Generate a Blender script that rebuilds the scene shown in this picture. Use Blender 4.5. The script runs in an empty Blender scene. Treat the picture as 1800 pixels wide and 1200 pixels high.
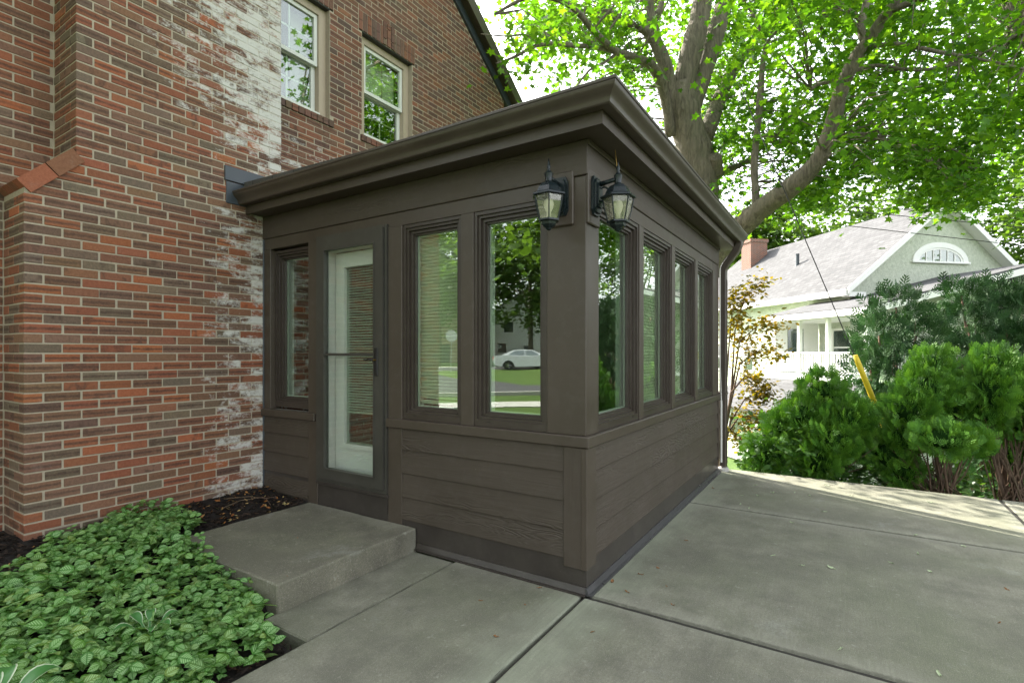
import bpy, bmesh, math, random
import numpy as np
from mathutils import Vector, Matrix

random.seed(7)
RNG = np.random.default_rng(11)
SC = bpy.context.scene
COL = SC.collection
R = math.radians

# ------------------------------------------------------------------ camera, sky, sun, exposure
CAM_H = 1.46
HEAD = math.atan(585 / 912)
cam_d = bpy.data.cameras.new('camera')
cam = bpy.data.objects.new('camera', cam_d)
COL.objects.link(cam)
cam.location = (0, 0, CAM_H)
cam.rotation_euler = (math.pi / 2, 0, HEAD - math.pi / 2)
cam_d.sensor_width = 36
cam_d.lens = 36 * 912 / 1800
cam_d.shift_y = 20 / 1800
cam_d.clip_start = 0.05
cam_d.clip_end = 2000
SC.camera = cam

SUN_EL = R(40)
SUN_AZ = R(24)            # from +Y towards +X
SUN_DIR = Vector((math.sin(SUN_AZ) * math.cos(SUN_EL), math.cos(SUN_AZ) * math.cos(SUN_EL), math.sin(SUN_EL)))
world = bpy.data.worlds.new('World')
SC.world = world
world.use_nodes = True
wn = world.node_tree.nodes
wn.clear()
sky = wn.new('ShaderNodeTexSky')
sky.sky_type = 'NISHITA'
sky.sun_disc = False
sky.sun_elevation = SUN_EL
sky.sun_rotation = SUN_AZ
sky.air_density = 1.0
sky.dust_density = 3.0
sky.ozone_density = 1.0
wbg = wn.new('ShaderNodeBackground')
wbg.inputs['Strength'].default_value = 0.15
wout = wn.new('ShaderNodeOutputWorld')
whs = wn.new('ShaderNodeHueSaturation')          # desaturated sky: paler, less blue light
whs.inputs['Saturation'].default_value = 0.22
world.node_tree.links.new(sky.outputs[0], whs.inputs['Color'])
world.node_tree.links.new(whs.outputs[0], wbg.inputs[0])
world.node_tree.links.new(wbg.outputs[0], wout.inputs[0])

sun_d = bpy.data.lights.new('sun', 'SUN')
sun_d.energy = 3.7
sun_d.angle = R(0.5)
sun_d.color = (1.0, 0.94, 0.83)
sun = bpy.data.objects.new('sun', sun_d)
COL.objects.link(sun)
sun.rotation_euler = (-SUN_DIR).to_track_quat('-Z', 'Y').to_euler()
sun.location = (10, 30, 30)

SC.view_settings.view_transform = 'Standard'
SC.view_settings.look = 'None'
SC.view_settings.gamma = 1
SC.view_settings.use_curve_mapping = False
SC.view_settings.exposure = 2.4
SC.render.engine = 'CYCLES'
SC.cycles.use_denoising = True
SC.cycles.max_bounces = 8
SC.cycles.diffuse_bounces = 4
SC.cycles.transparent_max_bounces = 12
SC.cycles.sample_clamp_indirect = 6

# ------------------------------------------------------------------ picture geometry helpers
FPX = 912.0
FWD = np.array([math.cos(HEAD), math.sin(HEAD), 0.0])
RGT = np.array([math.sin(HEAD), -math.cos(HEAD), 0.0])
CPOS = np.array([0, 0, CAM_H])
def ray(x, y): return FWD + RGT * (x - 900) / FPX + np.array([0, 0, (620 - y) / FPX])
def at(x, y, d): return CPOS + ray(x, y) * d
def on_x(x, y, v):
    r = ray(x, y); return CPOS + r * (v / r[0])
def on_y(x, y, v):
    r = ray(x, y); return CPOS + r * (v / r[1])
def on_z(x, y, v):
    r = ray(x, y); return CPOS + r * ((v - CAM_H) / r[2])

# ------------------------------------------------------------------ object helpers
def link(name, me, mat=None, parent=None, smooth=False):
    o = bpy.data.objects.new(name, me)
    COL.objects.link(o)
    if mat is not None and len(me.materials) == 0:
        me.materials.append(mat)
    if parent is not None:
        o.parent = parent
    if smooth:
        me.polygons.foreach_set('use_smooth', [True] * len(me.polygons))
    return o

def tag(o, label, cat, group=None, kind=None):
    o['label'] = label
    o['category'] = cat
    if group: o['group'] = group
    if kind: o['kind'] = kind
    return o

def thing(name, label, cat, loc=(0, 0, 0), rz=0, group=None):
    o = bpy.data.objects.new(name, None)
    COL.objects.link(o)
    o.location = loc
    o.rotation_euler = (0, 0, rz)
    o.empty_display_size = 0.1
    return tag(o, label, cat, group)

class MB:
    """collects polygons, then links them as one mesh object"""
    def __init__(s): s.v = []; s.f = []
    def add(s, vs, fs):
        b = len(s.v); s.v += [tuple(p) for p in vs]; s.f += [tuple(i + b for i in f) for f in fs]
        return s
    def box(s, x0, x1, y0, y1, z0, z1, c=0.0, fn=None):
        if x0 > x1: x0, x1 = x1, x0
        if y0 > y1: y0, y1 = y1, y0
        if z0 > z1: z0, z1 = z1, z0
        c = min(c, (x1 - x0) * .45, (y1 - y0) * .45, (z1 - z0) * .45)
        if c <= 0:
            vs = [(x, y, z) for z in (z0, z1) for y in (y0, y1) for x in (x0, x1)]
            fs = [(0, 2, 3, 1), (4, 5, 7, 6), (0, 1, 5, 4), (2, 6, 7, 3), (0, 4, 6, 2), (1, 3, 7, 5)]
        else:
            vs, fs = cbox(x0, x1, y0, y1, z0, z1, c)
        if fn: vs = [fn(*p) for p in vs]
        return s.add(vs, fs)
    def prism(s, pts, d0, d1, fn):
        """polygon pts (a,b) extruded from d0 to d1; fn(a,b,d)->xyz"""
        n = len(pts)
        vs = [fn(a, b, d0) for a, b in pts] + [fn(a, b, d1) for a, b in pts]
        fs = [tuple(range(n))[::-1], tuple(range(n, 2 * n))] + [(i, (i + 1) % n, n + (i + 1) % n, n + i) for i in range(n)]
        return s.add(vs, fs)
    def tube(s, pts, radii, n=10, caps=True, flat=1.0):
        pts = [Vector(p) for p in pts]
        rings = []
        u = None
        for i, p in enumerate(pts):
            t = (pts[min(i + 1, len(pts) - 1)] - pts[max(i - 1, 0)]).normalized()
            if u is None:
                u = t.orthogonal().normalized()
            u = (u - t * u.dot(t)).normalized()
            w = t.cross(u)
            r = radii[i] if isinstance(radii, (list, tuple)) else radii
            rings.append([p + (u * math.cos(2 * math.pi * k / n) + w * math.sin(2 * math.pi * k / n) * flat) * r for k in range(n)])
        vs = [q for ring in rings for q in ring]
        fs = []
        for i in range(len(rings) - 1):
            for k in range(n):
                fs.append((i * n + k, i * n + (k + 1) % n, (i + 1) * n + (k + 1) % n, (i + 1) * n + k))
        if caps:
            fs.append(tuple(range(n))[::-1]); fs.append(tuple((len(rings) - 1) * n + k for k in range(n)))
        return s.add(vs, fs)
    def lathe(s, prof, n=12, fn=None, ph=0.0):
        """prof: list of (r,z)"""
        vs = []
        for r, z in prof:
            for k in range(n):
                a = 2 * math.pi * k / n + ph
                p = (r * math.cos(a), r * math.sin(a), z)
                vs.append(fn(*p) if fn else p)
        fs = []
        for i in range(len(prof) - 1):
            for k in range(n):
                fs.append((i * n + k, i * n + (k + 1) % n, (i + 1) * n + (k + 1) % n, (i + 1) * n + k))
        fs.append(tuple(range(n))[::-1]); fs.append(tuple((len(prof) - 1) * n + k for k in range(n)))
        return s.add(vs, fs)
    def build(s, name, mat, parent=None, smooth=False, fix=True, angle=None):
        me = bpy.data.meshes.new(name)
        me.from_pydata(s.v, [], s.f)
        if fix:
            bm = bmesh.new(); bm.from_mesh(me)
            bmesh.ops.recalc_face_normals(bm, faces=bm.faces)
            bm.to_mesh(me); bm.free()
        o = link(name, me, mat, parent, smooth)
        if angle is not None:
            me.polygons.foreach_set('use_smooth', [True] * len(me.polygons))
            me.set_sharp_from_angle(angle=R(angle))
        return o

def cbox(x0, x1, y0, y1, z0, z1, c):
    vs = []; idx = {}
    lo = (x0, y0, z0); hi = (x1, y1, z1)
    for sx in (0, 1):
        for sy in (0, 1):
            for sz in (0, 1):
                sg = (sx, sy, sz)
                for ax in range(3):
                    p = []
                    for k in range(3):
                        e = hi[k] if sg[k] else lo[k]
                        if k != ax: e += -c if sg[k] else c
                        p.append(e)
                    idx[(sg, ax)] = len(vs); vs.append(tuple(p))
    fs = []
    for ax in range(3):
        o1, o2 = [(1, 2), (0, 2), (0, 1)][ax]
        for sd in (0, 1):
            q = []
            for a, b in ((0, 0), (1, 0), (1, 1), (0, 1)):
                sg = [0, 0, 0]; sg[ax] = sd; sg[o1] = a; sg[o2] = b
                q.append(idx[(tuple(sg), ax)])
            fs.append(tuple(q))
    for ax in range(3):            # edges along ax
        o1, o2 = [(1, 2), (0, 2), (0, 1)][ax]
        for a in (0, 1):
            for b in (0, 1):
                g0 = [0, 0, 0]; g0[o1] = a; g0[o2] = b; g1 = list(g0); g1[ax] = 1
                fs.append((idx[(tuple(g0), o1)], idx[(tuple(g1), o1)], idx[(tuple(g1), o2)], idx[(tuple(g0), o2)]))
    for sx in (0, 1):
        for sy in (0, 1):
            for sz in (0, 1):
                g = (sx, sy, sz)
                fs.append((idx[(g, 0)], idx[(g, 1)], idx[(g, 2)]))
    return vs, fs

def big_mesh(name, V, T, mat, parent=None, attrs=None, smooth=False):
    """V (n,3) float, T (m,3) int"""
    V = np.ascontiguousarray(V, dtype=np.float32); T = np.ascontiguousarray(T, dtype=np.int32)
    me = bpy.data.meshes.new(name)
    me.vertices.add(len(V)); me.vertices.foreach_set('co', V.ravel())
    k = T.shape[1]
    me.loops.add(T.size); me.loops.foreach_set('vertex_index', T.ravel())
    me.polygons.add(len(T)); me.polygons.foreach_set('loop_start', np.arange(0, T.size, k, dtype=np.int32))
    try:
        me.polygons.foreach_set('loop_total', np.full(len(T), k, dtype=np.int32))
    except Exception:
        pass
    if smooth: me.polygons.foreach_set('use_smooth', np.ones(len(T), dtype=bool))
    me.update(calc_edges=True)
    for nm, a in (attrs or {}).items():
        a = np.asarray(a, dtype=np.float32)
        if a.ndim == 1:
            at_ = me.attributes.new(nm, 'FLOAT', 'POINT'); at_.data.foreach_set('value', a)
        elif a.shape[1] == 3:
            at_ = me.attributes.new(nm, 'FLOAT_VECTOR', 'POINT'); at_.data.foreach_set('vector', a.ravel())
        else:
            at_ = me.attributes.new(nm, 'FLOAT_COLOR', 'POINT'); at_.data.foreach_set('color', a.ravel())
    return link(name, me, mat, parent)

def norm(a): return a / np.maximum(np.linalg.norm(a, axis=-1, keepdims=True), 1e-9)

def scatter(baseV, baseT, pos, axis, nrm, scale, extra=None):
    """copies of a small mesh: local x along axis, local z along nrm (numpy, joined)"""
    N = len(pos); bv = np.asarray(baseV, float); k = len(bv)
    ax = norm(axis); w = norm(np.cross(nrm, ax)); nn = np.cross(ax, w)
    sc = np.asarray(scale, float).reshape(-1, 1, 1)
    P = (bv[None, :, 0:1] * ax[:, None, :] + bv[None, :, 1:2] * w[:, None, :] + bv[None, :, 2:3] * nn[:, None, :]) * sc + pos[:, None, :]
    T = (np.asarray(baseT)[None] + (np.arange(N) * k)[:, None, None]).reshape(-1, len(baseT[0]))
    rnd = np.repeat(RNG.random(N), k)
    loc = np.tile(bv, (N, 1))
    return P.reshape(-1, 3), T, rnd, loc

def join_scatter(parts):
    V = []; T = []; A = []; L = []; n = 0
    for v, t, a, l in parts:
        V.append(v); T.append(t + n); A.append(a); L.append(l); n += len(v)
    return np.concatenate(V), np.concatenate(T), np.concatenate(A), np.concatenate(L)

def copy_tree(o, parent=None):
    c = o.copy(); COL.objects.link(c); c.parent = parent
    for ch in o.children: copy_tree(ch, c)
    return c

# ------------------------------------------------------------------ materials
class Mat:
    def __init__(s, name):
        s.m = bpy.data.materials.new(name); s.m.use_nodes = True
        s.t = s.m.node_tree; s.t.nodes.clear()
        s.out = s.t.nodes.new('ShaderNodeOutputMaterial')
    def n(s, typ, ins=None, **pr):
        nd = s.t.nodes.new('ShaderNode' + typ)
        for k, v in pr.items(): setattr(nd, k, v)
        for k, v in (ins or {}).items(): s.set(nd.inputs[k], v)
        return nd
    def set(s, sock, v):
        if isinstance(v, bpy.types.NodeSocket): s.t.links.new(v, sock)
        else:
            if isinstance(v, (tuple, list)) and len(v) == 3 and sock.type == 'RGBA': v = (*v, 1)
            sock.default_value = v
    def pos(s): return s.n('NewGeometry').outputs['Position']
    def obj(s): return s.n('TexCoord').outputs['Object']
    def mapv(s, vec, scale=(1, 1, 1), loc=(0, 0, 0), rot=(0, 0, 0)):
        return s.n('Mapping', {'Vector': vec, 'Scale': scale, 'Location': loc, 'Rotation': rot}).outputs[0]
    def noise(s, vec, scale, detail=3, rough=.55, dist=0.0):
        return s.n('TexNoise', {'Vector': vec, 'Scale': scale, 'Detail': detail, 'Roughness': rough, 'Distortion': dist}).outputs['Fac']
    def voro(s, vec, scale, out='Distance', feature='F1'):
        return s.n('TexVoronoi', {'Vector': vec, 'Scale': scale}, feature=feature).outputs[out]
    def ramp(s, fac, stops, interp='LINEAR'):
        nd = s.n('ValToRGB', {'Fac': fac}); cr = nd.color_ramp; cr.interpolation = interp
        while len(cr.elements) < len(stops): cr.elements.new(0.5)
        for e, (p, c) in zip(cr.elements, stops):
            e.position = p; e.color = (*c, 1) if isinstance(c, (tuple, list)) else (c, c, c, 1)
        return nd.outputs[0]
    def rng(s, v, a, b, c=0.0, d=1.0):
        return s.n('MapRange', {'Value': v, 'From Min': a, 'From Max': b, 'To Min': c, 'To Max': d}).outputs[0]
    def math(s, op, a, b=0.0, clamp=False):
        nd = s.n('Math', operation=op, use_clamp=clamp); s.set(nd.inputs[0], a); s.set(nd.inputs[1], b); return nd.outputs[0]
    def mix(s, fac, a, b, blend='MIX'):
        nd = s.n('Mix', data_type='RGBA', blend_type=blend, clamp_result=False)
        s.set(nd.inputs[0], fac); s.set(nd.inputs[6], a); s.set(nd.inputs[7], b); return nd.outputs[2]
    def sep(s, v): return s.n('SeparateXYZ', {0: v}).outputs
    def attr(s, nm): return s.n('Attribute', attribute_name=nm)
    def bump(s, h, strength=.5, dist=.01): return s.n('Bump', {'Height': h, 'Strength': strength, 'Distance': dist}).outputs[0]
    def bsdf(s, col, rough=.6, spec=.5, metal=0.0, normal=None, **kw):
        ins = {'Base Color': col, 'Roughness': rough, 'Specular IOR Level': spec, 'Metallic': metal}
        if normal is not None: ins['Normal'] = normal
        ins.update(kw)
        return s.n('BsdfPrincipled', ins).outputs[0]
    def done(s, sh): s.t.links.new(sh, s.out.inputs[0]); return s.m

def plain(name, col, rough=.6, var=.12, scale=6.0, bump=.0, spec=.4, metal=0.0, space='pos'):
    m = Mat(name); p = m.pos() if space == 'pos' else m.obj()
    f = m.noise(p, scale, 4)
    f2 = m.noise(p, scale * 9, 3)
    f3 = m.math('ADD', m.math('MULTIPLY', f, .7), m.math('MULTIPLY', f2, .3))
    c = m.mix(f3, tuple(x * (1 - var * 2) for x in col), tuple(min(1, x * (1 + var * 2)) for x in col))
    nm = m.bump(f2, bump, .004) if bump else None
    return m.done(m.bsdf(c, m.rng(f, .3, .7, max(.05, rough - .08), min(1, rough + .08)), spec, metal, nm))

BROWN = (0.053, 0.0405, 0.0290)
def paint(name, axis=None, col=BROWN, rough=.45):
    """dark exterior paint; axis = direction of an embossed wood grain (0,1,2) or None for smooth"""
    m = Mat(name); p = m.pos()
    f = m.noise(p, 2.3, 5)
    dust = m.rng(m.noise(p, 14, 5, .65), .5, .75, 0, .16)
    c = m.mix(m.rng(f, .3, .7), tuple(x * .88 for x in col), tuple(x * 1.12 for x in col))
    c = m.mix(dust, c, (.12, .11, .095))
    fine = m.noise(p, 160, 2)
    speck = m.math('MULTIPLY', m.rng(m.voro(p, 9), .012, .022, 1, 0), .5)
    c = m.mix(speck, c, (.45, .42, .36))
    low = m.math('MULTIPLY', m.rng(m.sep(p)[2], .05, .75, 1, 0), m.rng(m.noise(p, 5, 4), .4, .7, .1, .5))
    c = m.mix(m.math('MULTIPLY', low, .45), c, (.095, .085, .065))
    if axis is None:
        nm = m.bump(fine, .12, .002)
    else:
        sc = [26, 26, 26]; sc[axis] = 1.6
        q = m.mapv(p, tuple(sc))
        warp = m.noise(m.mapv(p, tuple(7 if i != axis else 1.7 for i in range(3))), 1.0, 2)
        g = m.noise(q, 1.0, 5, .6, 1.2)
        rings = m.math('SINE', m.math('MULTIPLY', m.math('ADD', m.math('MULTIPLY', warp, 4.2), m.math('MULTIPLY', g, .55)), 21.0))
        band = m.rng(m.noise(m.mapv(p, tuple(5 if i != axis else .7 for i in range(3))), 1.0, 1), .52, .68)
        h = m.math('ADD', m.math('MULTIPLY', m.math('MULTIPLY', rings, .5), band), m.math('MULTIPLY', g, .9))
        c = m.mix(m.math('MULTIPLY', m.rng(h, .1, .7, 1, 0), .22), c, tuple(x * .55 for x in col))
        nm = m.bump(h, .6, .005)
    return m.done(m.bsdf(c, m.rng(f, .3, .7, rough - .06, rough + .1), .45, 0, nm))

M = {}
M['paint'] = paint('brown_paint')
M['grain_x'] = paint('brown_paint_grain_x', 0, rough=.55)
M['grain_y'] = paint('brown_paint_grain_y', 1, rough=.55)
M['grain_z'] = paint('brown_paint_grain_z', 2, rough=.55)
M['frame_paint'] = paint('brown_window_frame', None, (.041, .031, .024), .38)
M['door_paint'] = paint('dark_door_frame', None, (.045, .043, .036), .35)
M['gutter_paint'] = paint('brown_gutter', None, (.058, .045, .035), .36)
M['flash'] = paint('brown_flashing', None, (.036, .030, .026), .34)
M['slate_paint'] = plain('slate_grey_paint', (.045, .055, .064), .4, .08)
M['drip'] = plain('grey_blue_drip_strip', (.050, .049, .050), .35, .12, 12)
M['white_paint'] = plain('white_paint', (.58, .575, .53), .4, .04)
M['white_trim'] = plain('white_trim', (.78, .78, .75), .5, .04)
M['cream'] = plain('beige_window_casing', (.36, .30, .215), .5, .08, 5)
M['sash_white'] = plain('white_sash', (.58, .60, .54), .4, .05)
M['dark_inside'] = plain('dark_interior', (.05, .045, .04), .9, .1)
M['inner_wall'] = plain('interior_plaster', (.33, .31, .26), .8, .05)
M['inner_floor'] = plain('interior_floor', (.12, .08, .05), .5, .15)
M['shade_fabric'] = plain('beige_cellular_shade', (.56, .54, .41), .8, .05)
M['blind_white'] = plain('white_mini_blind', (.72, .73, .70), .45, .04)
M['lantern'] = plain('dark_teal_lantern_metal', (.008, .014, .016), .30, .3, 30, .1, .35)
M['brass'] = plain('tarnished_brass', (.35, .22, .06), .35, .1, 30, 0, .5, .9)
M['black'] = plain('black_metal', (.012, .012, .012), .35, .1)
M['sidewalk_c'] = plain('pale_concrete', (.42, .41, .38), .9, .08, 1.5)
M['asphalt'] = plain('asphalt', (.055, .055, .057), .9, .15, .8)
M['wire'] = plain('black_wire', (.02, .02, .02), .6, .05)
M['guard'] = plain('yellow_plastic_guard', (.62, .46, .02), .4, .08, 12)
M['rubber'] = plain('tyre_rubber', (.015, .015, .015), .8, .1)
M['silver'] = plain('silver_car_paint', (.74, .76, .78), .22, .02, 2, 0, .5, .1)
M['chrome'] = plain('alloy', (.6, .6, .62), .25, .02, 2, 0, .5, 1.0)
M['red_lamp'] = plain('red_tail_lamp', (.4, .02, .015), .2, .05)
M['sign_back'] = plain('bare_sign_aluminium', (.62, .63, .64), .45, .05, 3, 0, .5, .4)

def glass(name, tint=(.86, .92, .88), f0=.08, rough=0.0, wave=0.0):
    """thin clear pane: reflects more at grazing angles, the same from both sides"""
    m = Mat(name)
    lw = m.n('LayerWeight', {'Blend': .5}); gl = m.n('BsdfGlossy', {'Color': (.95, .97, .95, 1), 'Roughness': rough})
    if wave:
        nm = m.bump(m.noise(m.pos(), 1.7, 1), wave, .02)
        m.set(gl.inputs['Normal'], nm)
    fac = m.math('ADD', m.math('MULTIPLY', m.math('POWER', lw.outputs['Facing'], 4.0), 1 - f0), f0, True)
    tr = m.n('BsdfTransparent', {'Color': (*tint, 1)})
    mx = m.n('MixShader', {0: fac, 1: tr.outputs[0], 2: gl.outputs[0]})
    return m.done(mx.outputs[0])
M['glass'] = glass('window_glass', (.85, .92, .86), .16, 0.0, .05)
M['glass_door'] = glass('storm_door_glass', (.93, .96, .94), .05)
M['glass_far'] = glass('far_window_glass', (.55, .60, .60), .16, .02)
def frosted():
    m = Mat('ribbed_lantern_glass')
    p = m.obj()
    f = m.noise(m.mapv(p, (120, 120, 4)), 1.0, 2)
    g = m.n('BsdfGlossy', {'Color': (.9, .9, .85, 1), 'Roughness': .15, 'Normal': m.bump(f, .4, .004)})
    d = m.n('BsdfTranslucent', {'Color': (.80, .78, .66, 1)})
    t = m.n('BsdfTransparent', {'Color': (.85, .85, .78, 1)})
    a = m.n('MixShader', {0: .28, 1: t.outputs[0], 2: d.outputs[0]})
    b = m.n('MixShader', {0: .14, 1: a.outputs[0], 2: g.outputs[0]})
    return m.done(b.outputs[0])
M['lantern_glass'] = frosted()
M['bulb'] = plain('frosted_bulb', (.8, .78, .7), .4, .02)

# brick: colour and the brick's own coordinates come from the object (single bricks) or from attributes (joined bricks)
def brick_mat(name, joined):
    m = Mat(name); p = m.pos()
    if joined:
        a = m.attr('bc'); col = a.outputs['Color']; rnd = a.outputs['Alpha']; loc = m.attr('bl').outputs['Vector']
    else:
        oi = m.n('ObjectInfo'); col = oi.outputs['Color']; rnd = oi.outputs['Alpha']; loc = m.mapv(m.obj(), (9.8, 9.8, 34))
    s = m.sep(loc)
    off = m.math('MULTIPLY', rnd, 37.0)
    pv = m.n('VectorMath', {0: p, 1: m.n('CombineXYZ', {0: off, 1: off, 2: off}).outputs[0]}, operation='ADD').outputs[0]
    # kiln streak along the middle of some bricks, blotches on others
    zz = m.math('ABSOLUTE', s[2])
    wob = m.noise(m.mapv(pv, (16, 16, 40)), 1.0, 3)
    streak = m.math('MULTIPLY', m.rng(m.math('ADD', zz, m.math('MULTIPLY', wob, .9)), .55, .95, 1, 0), m.rng(m.math('FRACT', m.math('MULTIPLY', rnd, 7.31)), .35, .5, 0, .9))
    blotch = m.math('MULTIPLY', m.rng(m.noise(m.mapv(pv, (14, 14, 9)), 1.0, 2), .55, .66), m.rng(m.math('FRACT', m.math('MULTIPLY', rnd, 13.7)), .55, .7, 0, .8))
    dk = m.math('MAXIMUM', streak, blotch)
    c = m.mix(m.math('MULTIPLY', dk, .8), col, (.035, .022, .017))
    grit = m.noise(pv, 70, 4, .7)
    c = m.mix(m.rng(grit, .3, .75), m.mix(.22, c, (.03, .02, .015)), m.mix(.14, c, (.50, .28, .18)))
    lime = m.rng(m.noise(pv, 9, 5, .7), .60, .80, 0, .22)
    c = m.mix(lime, c, (.30, .25, .21))
    c = efflor(m, p, c, rnd)
    h = m.math('ADD', m.math('MULTIPLY', m.noise(pv, 45, 5, .7), .7), m.math('MULTIPLY', m.noise(m.mapv(pv, (5, 5, 180)), 1.0, 2), .25))
    return m.done(m.bsdf(c, .82, .25, 0, m.bump(h, .55, .006)))

def efflor(m, p, c, rnd=None, k=1.0):
    """white lime bloom: washed down the chimney beside the upper window and along the sunroom's edge"""
    s = m.sep(p)
    up = m.rng(s[2], 2.9, 4.6)                                     # 0 low, 1 high
    x0 = m.rng(s[2], 3.0, 3.9, 2.40, 1.80)                         # where the bloom begins
    g = m.math('MULTIPLY', m.rng(m.math('SUBTRACT', s[0], x0), -.10, .95, -.06, .46), m.rng(s[2], 2.6, 3.3, 0, 1))
    low = m.math('MULTIPLY', m.math('MULTIPLY', m.rng(s[0], 2.10, 2.90, -.12, .42), m.rng(s[2], 2.6, 3.0, 1, 0)), m.rng(m.noise(p, 1.3, 2), .35, .58, .55, 1.1))
    a = m.math('MAXIMUM', g, low)
    inx = m.math('MULTIPLY', m.rng(s[0], 3.062, 3.075, 1, 0), m.rng(s[1], 4.8, 4.9, 1, 0))
    wall2 = m.math('MULTIPLY', m.math('MULTIPLY', m.rng(s[1], 4.9, 5.0, 0, .16), m.rng(s[0], 2.9, 3.0)), m.rng(s[2], 4.1, 3.6, 0, 1))
    a = m.math('MAXIMUM', m.math('MULTIPLY', a, inx), wall2)
    n1 = m.noise(m.mapv(p, (1, 1, 2.6)), 5.0, 5, .72, .4)
    n2 = m.noise(p, 38, 4, .75)
    n1 = m.rng(n1, .34, .68); n2 = m.rng(n2, .3, .7)
    t = m.math('ADD', m.math('ADD', a, m.math('MULTIPLY', n1, .55)), m.math('MULTIPLY', n2, .28))
    if rnd is not None: t = m.math('ADD', t, m.math('MULTIPLY', m.math('SUBTRACT', m.math('FRACT', m.math('MULTIPLY', rnd, 5.17)), .5), .36))
    fac = m.math('MULTIPLY', m.rng(t, .62, .92), m.rng(a, 0, .05))
    return m.mix(m.math('MULTIPLY', fac, .88 * k), c, (.55, .55, .50))

M['brick'] = brick_mat('fired_brick', False)
M['brick_joined'] = brick_mat('fired_brick_joined', True)
def mortar():
    m = Mat('mortar'); p = m.pos()
    f = m.noise(p, 30, 5, .7); f2 = m.noise(p, 2.2, 3)
    c = m.mix(f, (.28, .240, .175), (.44, .385, .285))
    c = m.mix(m.rng(f2, .4, .75, 0, .35), c, (.30, .26, .20))
    c = efflor(m, p, c, None, .8)
    return m.done(m.bsdf(c, .95, .15, 0, m.bump(f, .8, .008)))
M['mortar'] = mortar()

def concrete(name, base=(.218, .213, .163), moss=.7):
    m = Mat(name); p = m.pos()
    big = m.noise(p, .9, 5, .6, .3); mid = m.noise(p, 4.5, 5, .65); fine = m.noise(p, 75, 4, .8); grain = m.noise(p, 240, 2)
    c = m.mix(m.rng(mid, .36, .64), tuple(x * .66 for x in base), tuple(x * 1.20 for x in base))
    c = m.mix(m.rng(big, .42, .68, 0, moss), c, (base[0] * .66, base[1] * .76, base[2] * .58))
    stain = m.rng(m.noise(m.mapv(p, (1.1, .7, 1), (3, 5, 0)), 1.3, 6, .68), .48, .62)
    c = m.mix(m.math('MULTIPLY', stain, .62), c, tuple(x * .55 for x in base))
    pale = m.rng(m.noise(m.mapv(p, (1, 1, 1), (9, 2, 0)), 2.1, 6, .7), .60, .74)
    c = m.mix(m.math('MULTIPLY', pale, .5), c, (.36, .37, .335))
    c = m.mix(m.rng(fine, .38, .66, .0, .62), c, tuple(x * .5 for x in base))
    c = m.mix(m.rng(grain, .58, .70, 0, .50), c, (.46, .45, .41))
    v = m.voro(p, 34); spot = m.rng(v, .05, .09, .55, 0)
    gate = m.rng(m.noise(p, 6, 2), .56, .62)
    c = m.mix(m.math('MULTIPLY', spot, gate), c, (.05, .045, .04))
    s = m.sep(p)          # pale lichen and grime along the wall and the joints
    dj = m.math('MINIMUM', m.math('ABSOLUTE', m.math('SUBTRACT', s[0], 2.88)), m.math('MINIMUM', m.math('ABSOLUTE', m.math('SUBTRACT', s[0], 5.22)), m.math('ABSOLUTE', m.math('ADD', s[1], 1.30))))
    wall = m.rng(m.math('ADD', m.math('ABSOLUTE', m.math('SUBTRACT', s[1], 1.30)), m.math('MULTIPLY', m.noise(p, 4, 4), .5)), .22, .55, .6, 0)
    c = m.mix(wall, c, (.30, .33, .24))
    edge = m.rng(m.math('ADD', dj, m.math('MULTIPLY', m.noise(p, 3, 5, .7), .30)), .10, .30, .55, 0)
    c = m.mix(edge, c, (.33, .325, .265))
    grime = m.rng(m.math('ADD', dj, m.math('MULTIPLY', m.noise(p, 25, 4, .7), .05)), .028, .050, .7, 0)
    c = m.mix(grime, c, (.055, .055, .040))
    br = m.noise(m.mapv(p, (3, 70, 1), (0, 0, 0), (0, 0, .25)), 1.0, 3, .6)          # broom strokes
    c = m.mix(m.rng(br, .35, .7, 0, .30), c, tuple(x * .6 for x in base))
    lich = m.rng(m.noise(p, 17, 5, .75), .60, .70)
    c = m.mix(m.math('MULTIPLY', lich, .35), c, (.40, .40, .33))
    h = m.math('ADD', m.math('ADD', m.math('MULTIPLY', fine, .6), m.math('MULTIPLY', grain, .4)), m.math('MULTIPLY', br, .5))
    return m.done(m.bsdf(c, .86, .3, 0, m.bump(h, .7, .005)))
M['concrete'] = concrete('weathered_concrete')
M['concrete_step'] = concrete('step_concrete', (.188, .178, .132), .6)
M['joint'] = plain('dark_joint_soil', (.030, .028, .022), .95, .2, 20, .3)

def leaf_mat(name, cols, trans=.45, rough=.45, tcol=None, patt=None):
    m = Mat(name)
    rnd = m.attr('rnd').outputs['Fac']
    n = len(cols)
    c = m.ramp(rnd, [(i / max(1, n - 1), cc) for i, cc in enumerate(cols)])
    p = m.pos()
    c = m.mix(m.rng(m.noise(p, 1.3, 2), .35, .65, 0, .35), c, tuple(x * .72 for x in cols[0]))
    if patt: c = patt(m, c)
    b = m.bsdf(c, rough, .35)
    tc = m.mix(1.0, c, tcol or (1.7, 1.55, .55), 'MULTIPLY')
    t = m.n('BsdfTranslucent', {'Color': tc})
    return m.done(m.n('MixShader', {0: trans, 1: b, 2: t.outputs[0]}).outputs[0])
def tips(m, c):
    l = m.sep(m.attr('loc').outputs['Vector'])
    return m.mix(m.rng(l[0], .35, 1.0, 0, .6), c, m.mix(1.0, c, (1.55, 1.4, 1.15), 'MULTIPLY'))
M['maple'] = leaf_mat('maple_leaf', [(.028, .080, .014), (.048, .125, .018), (.090, .180, .022), (.055, .140, .018), (.034, .095, .016)], .56, .4, (2.8, 2.65, .45))
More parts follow.
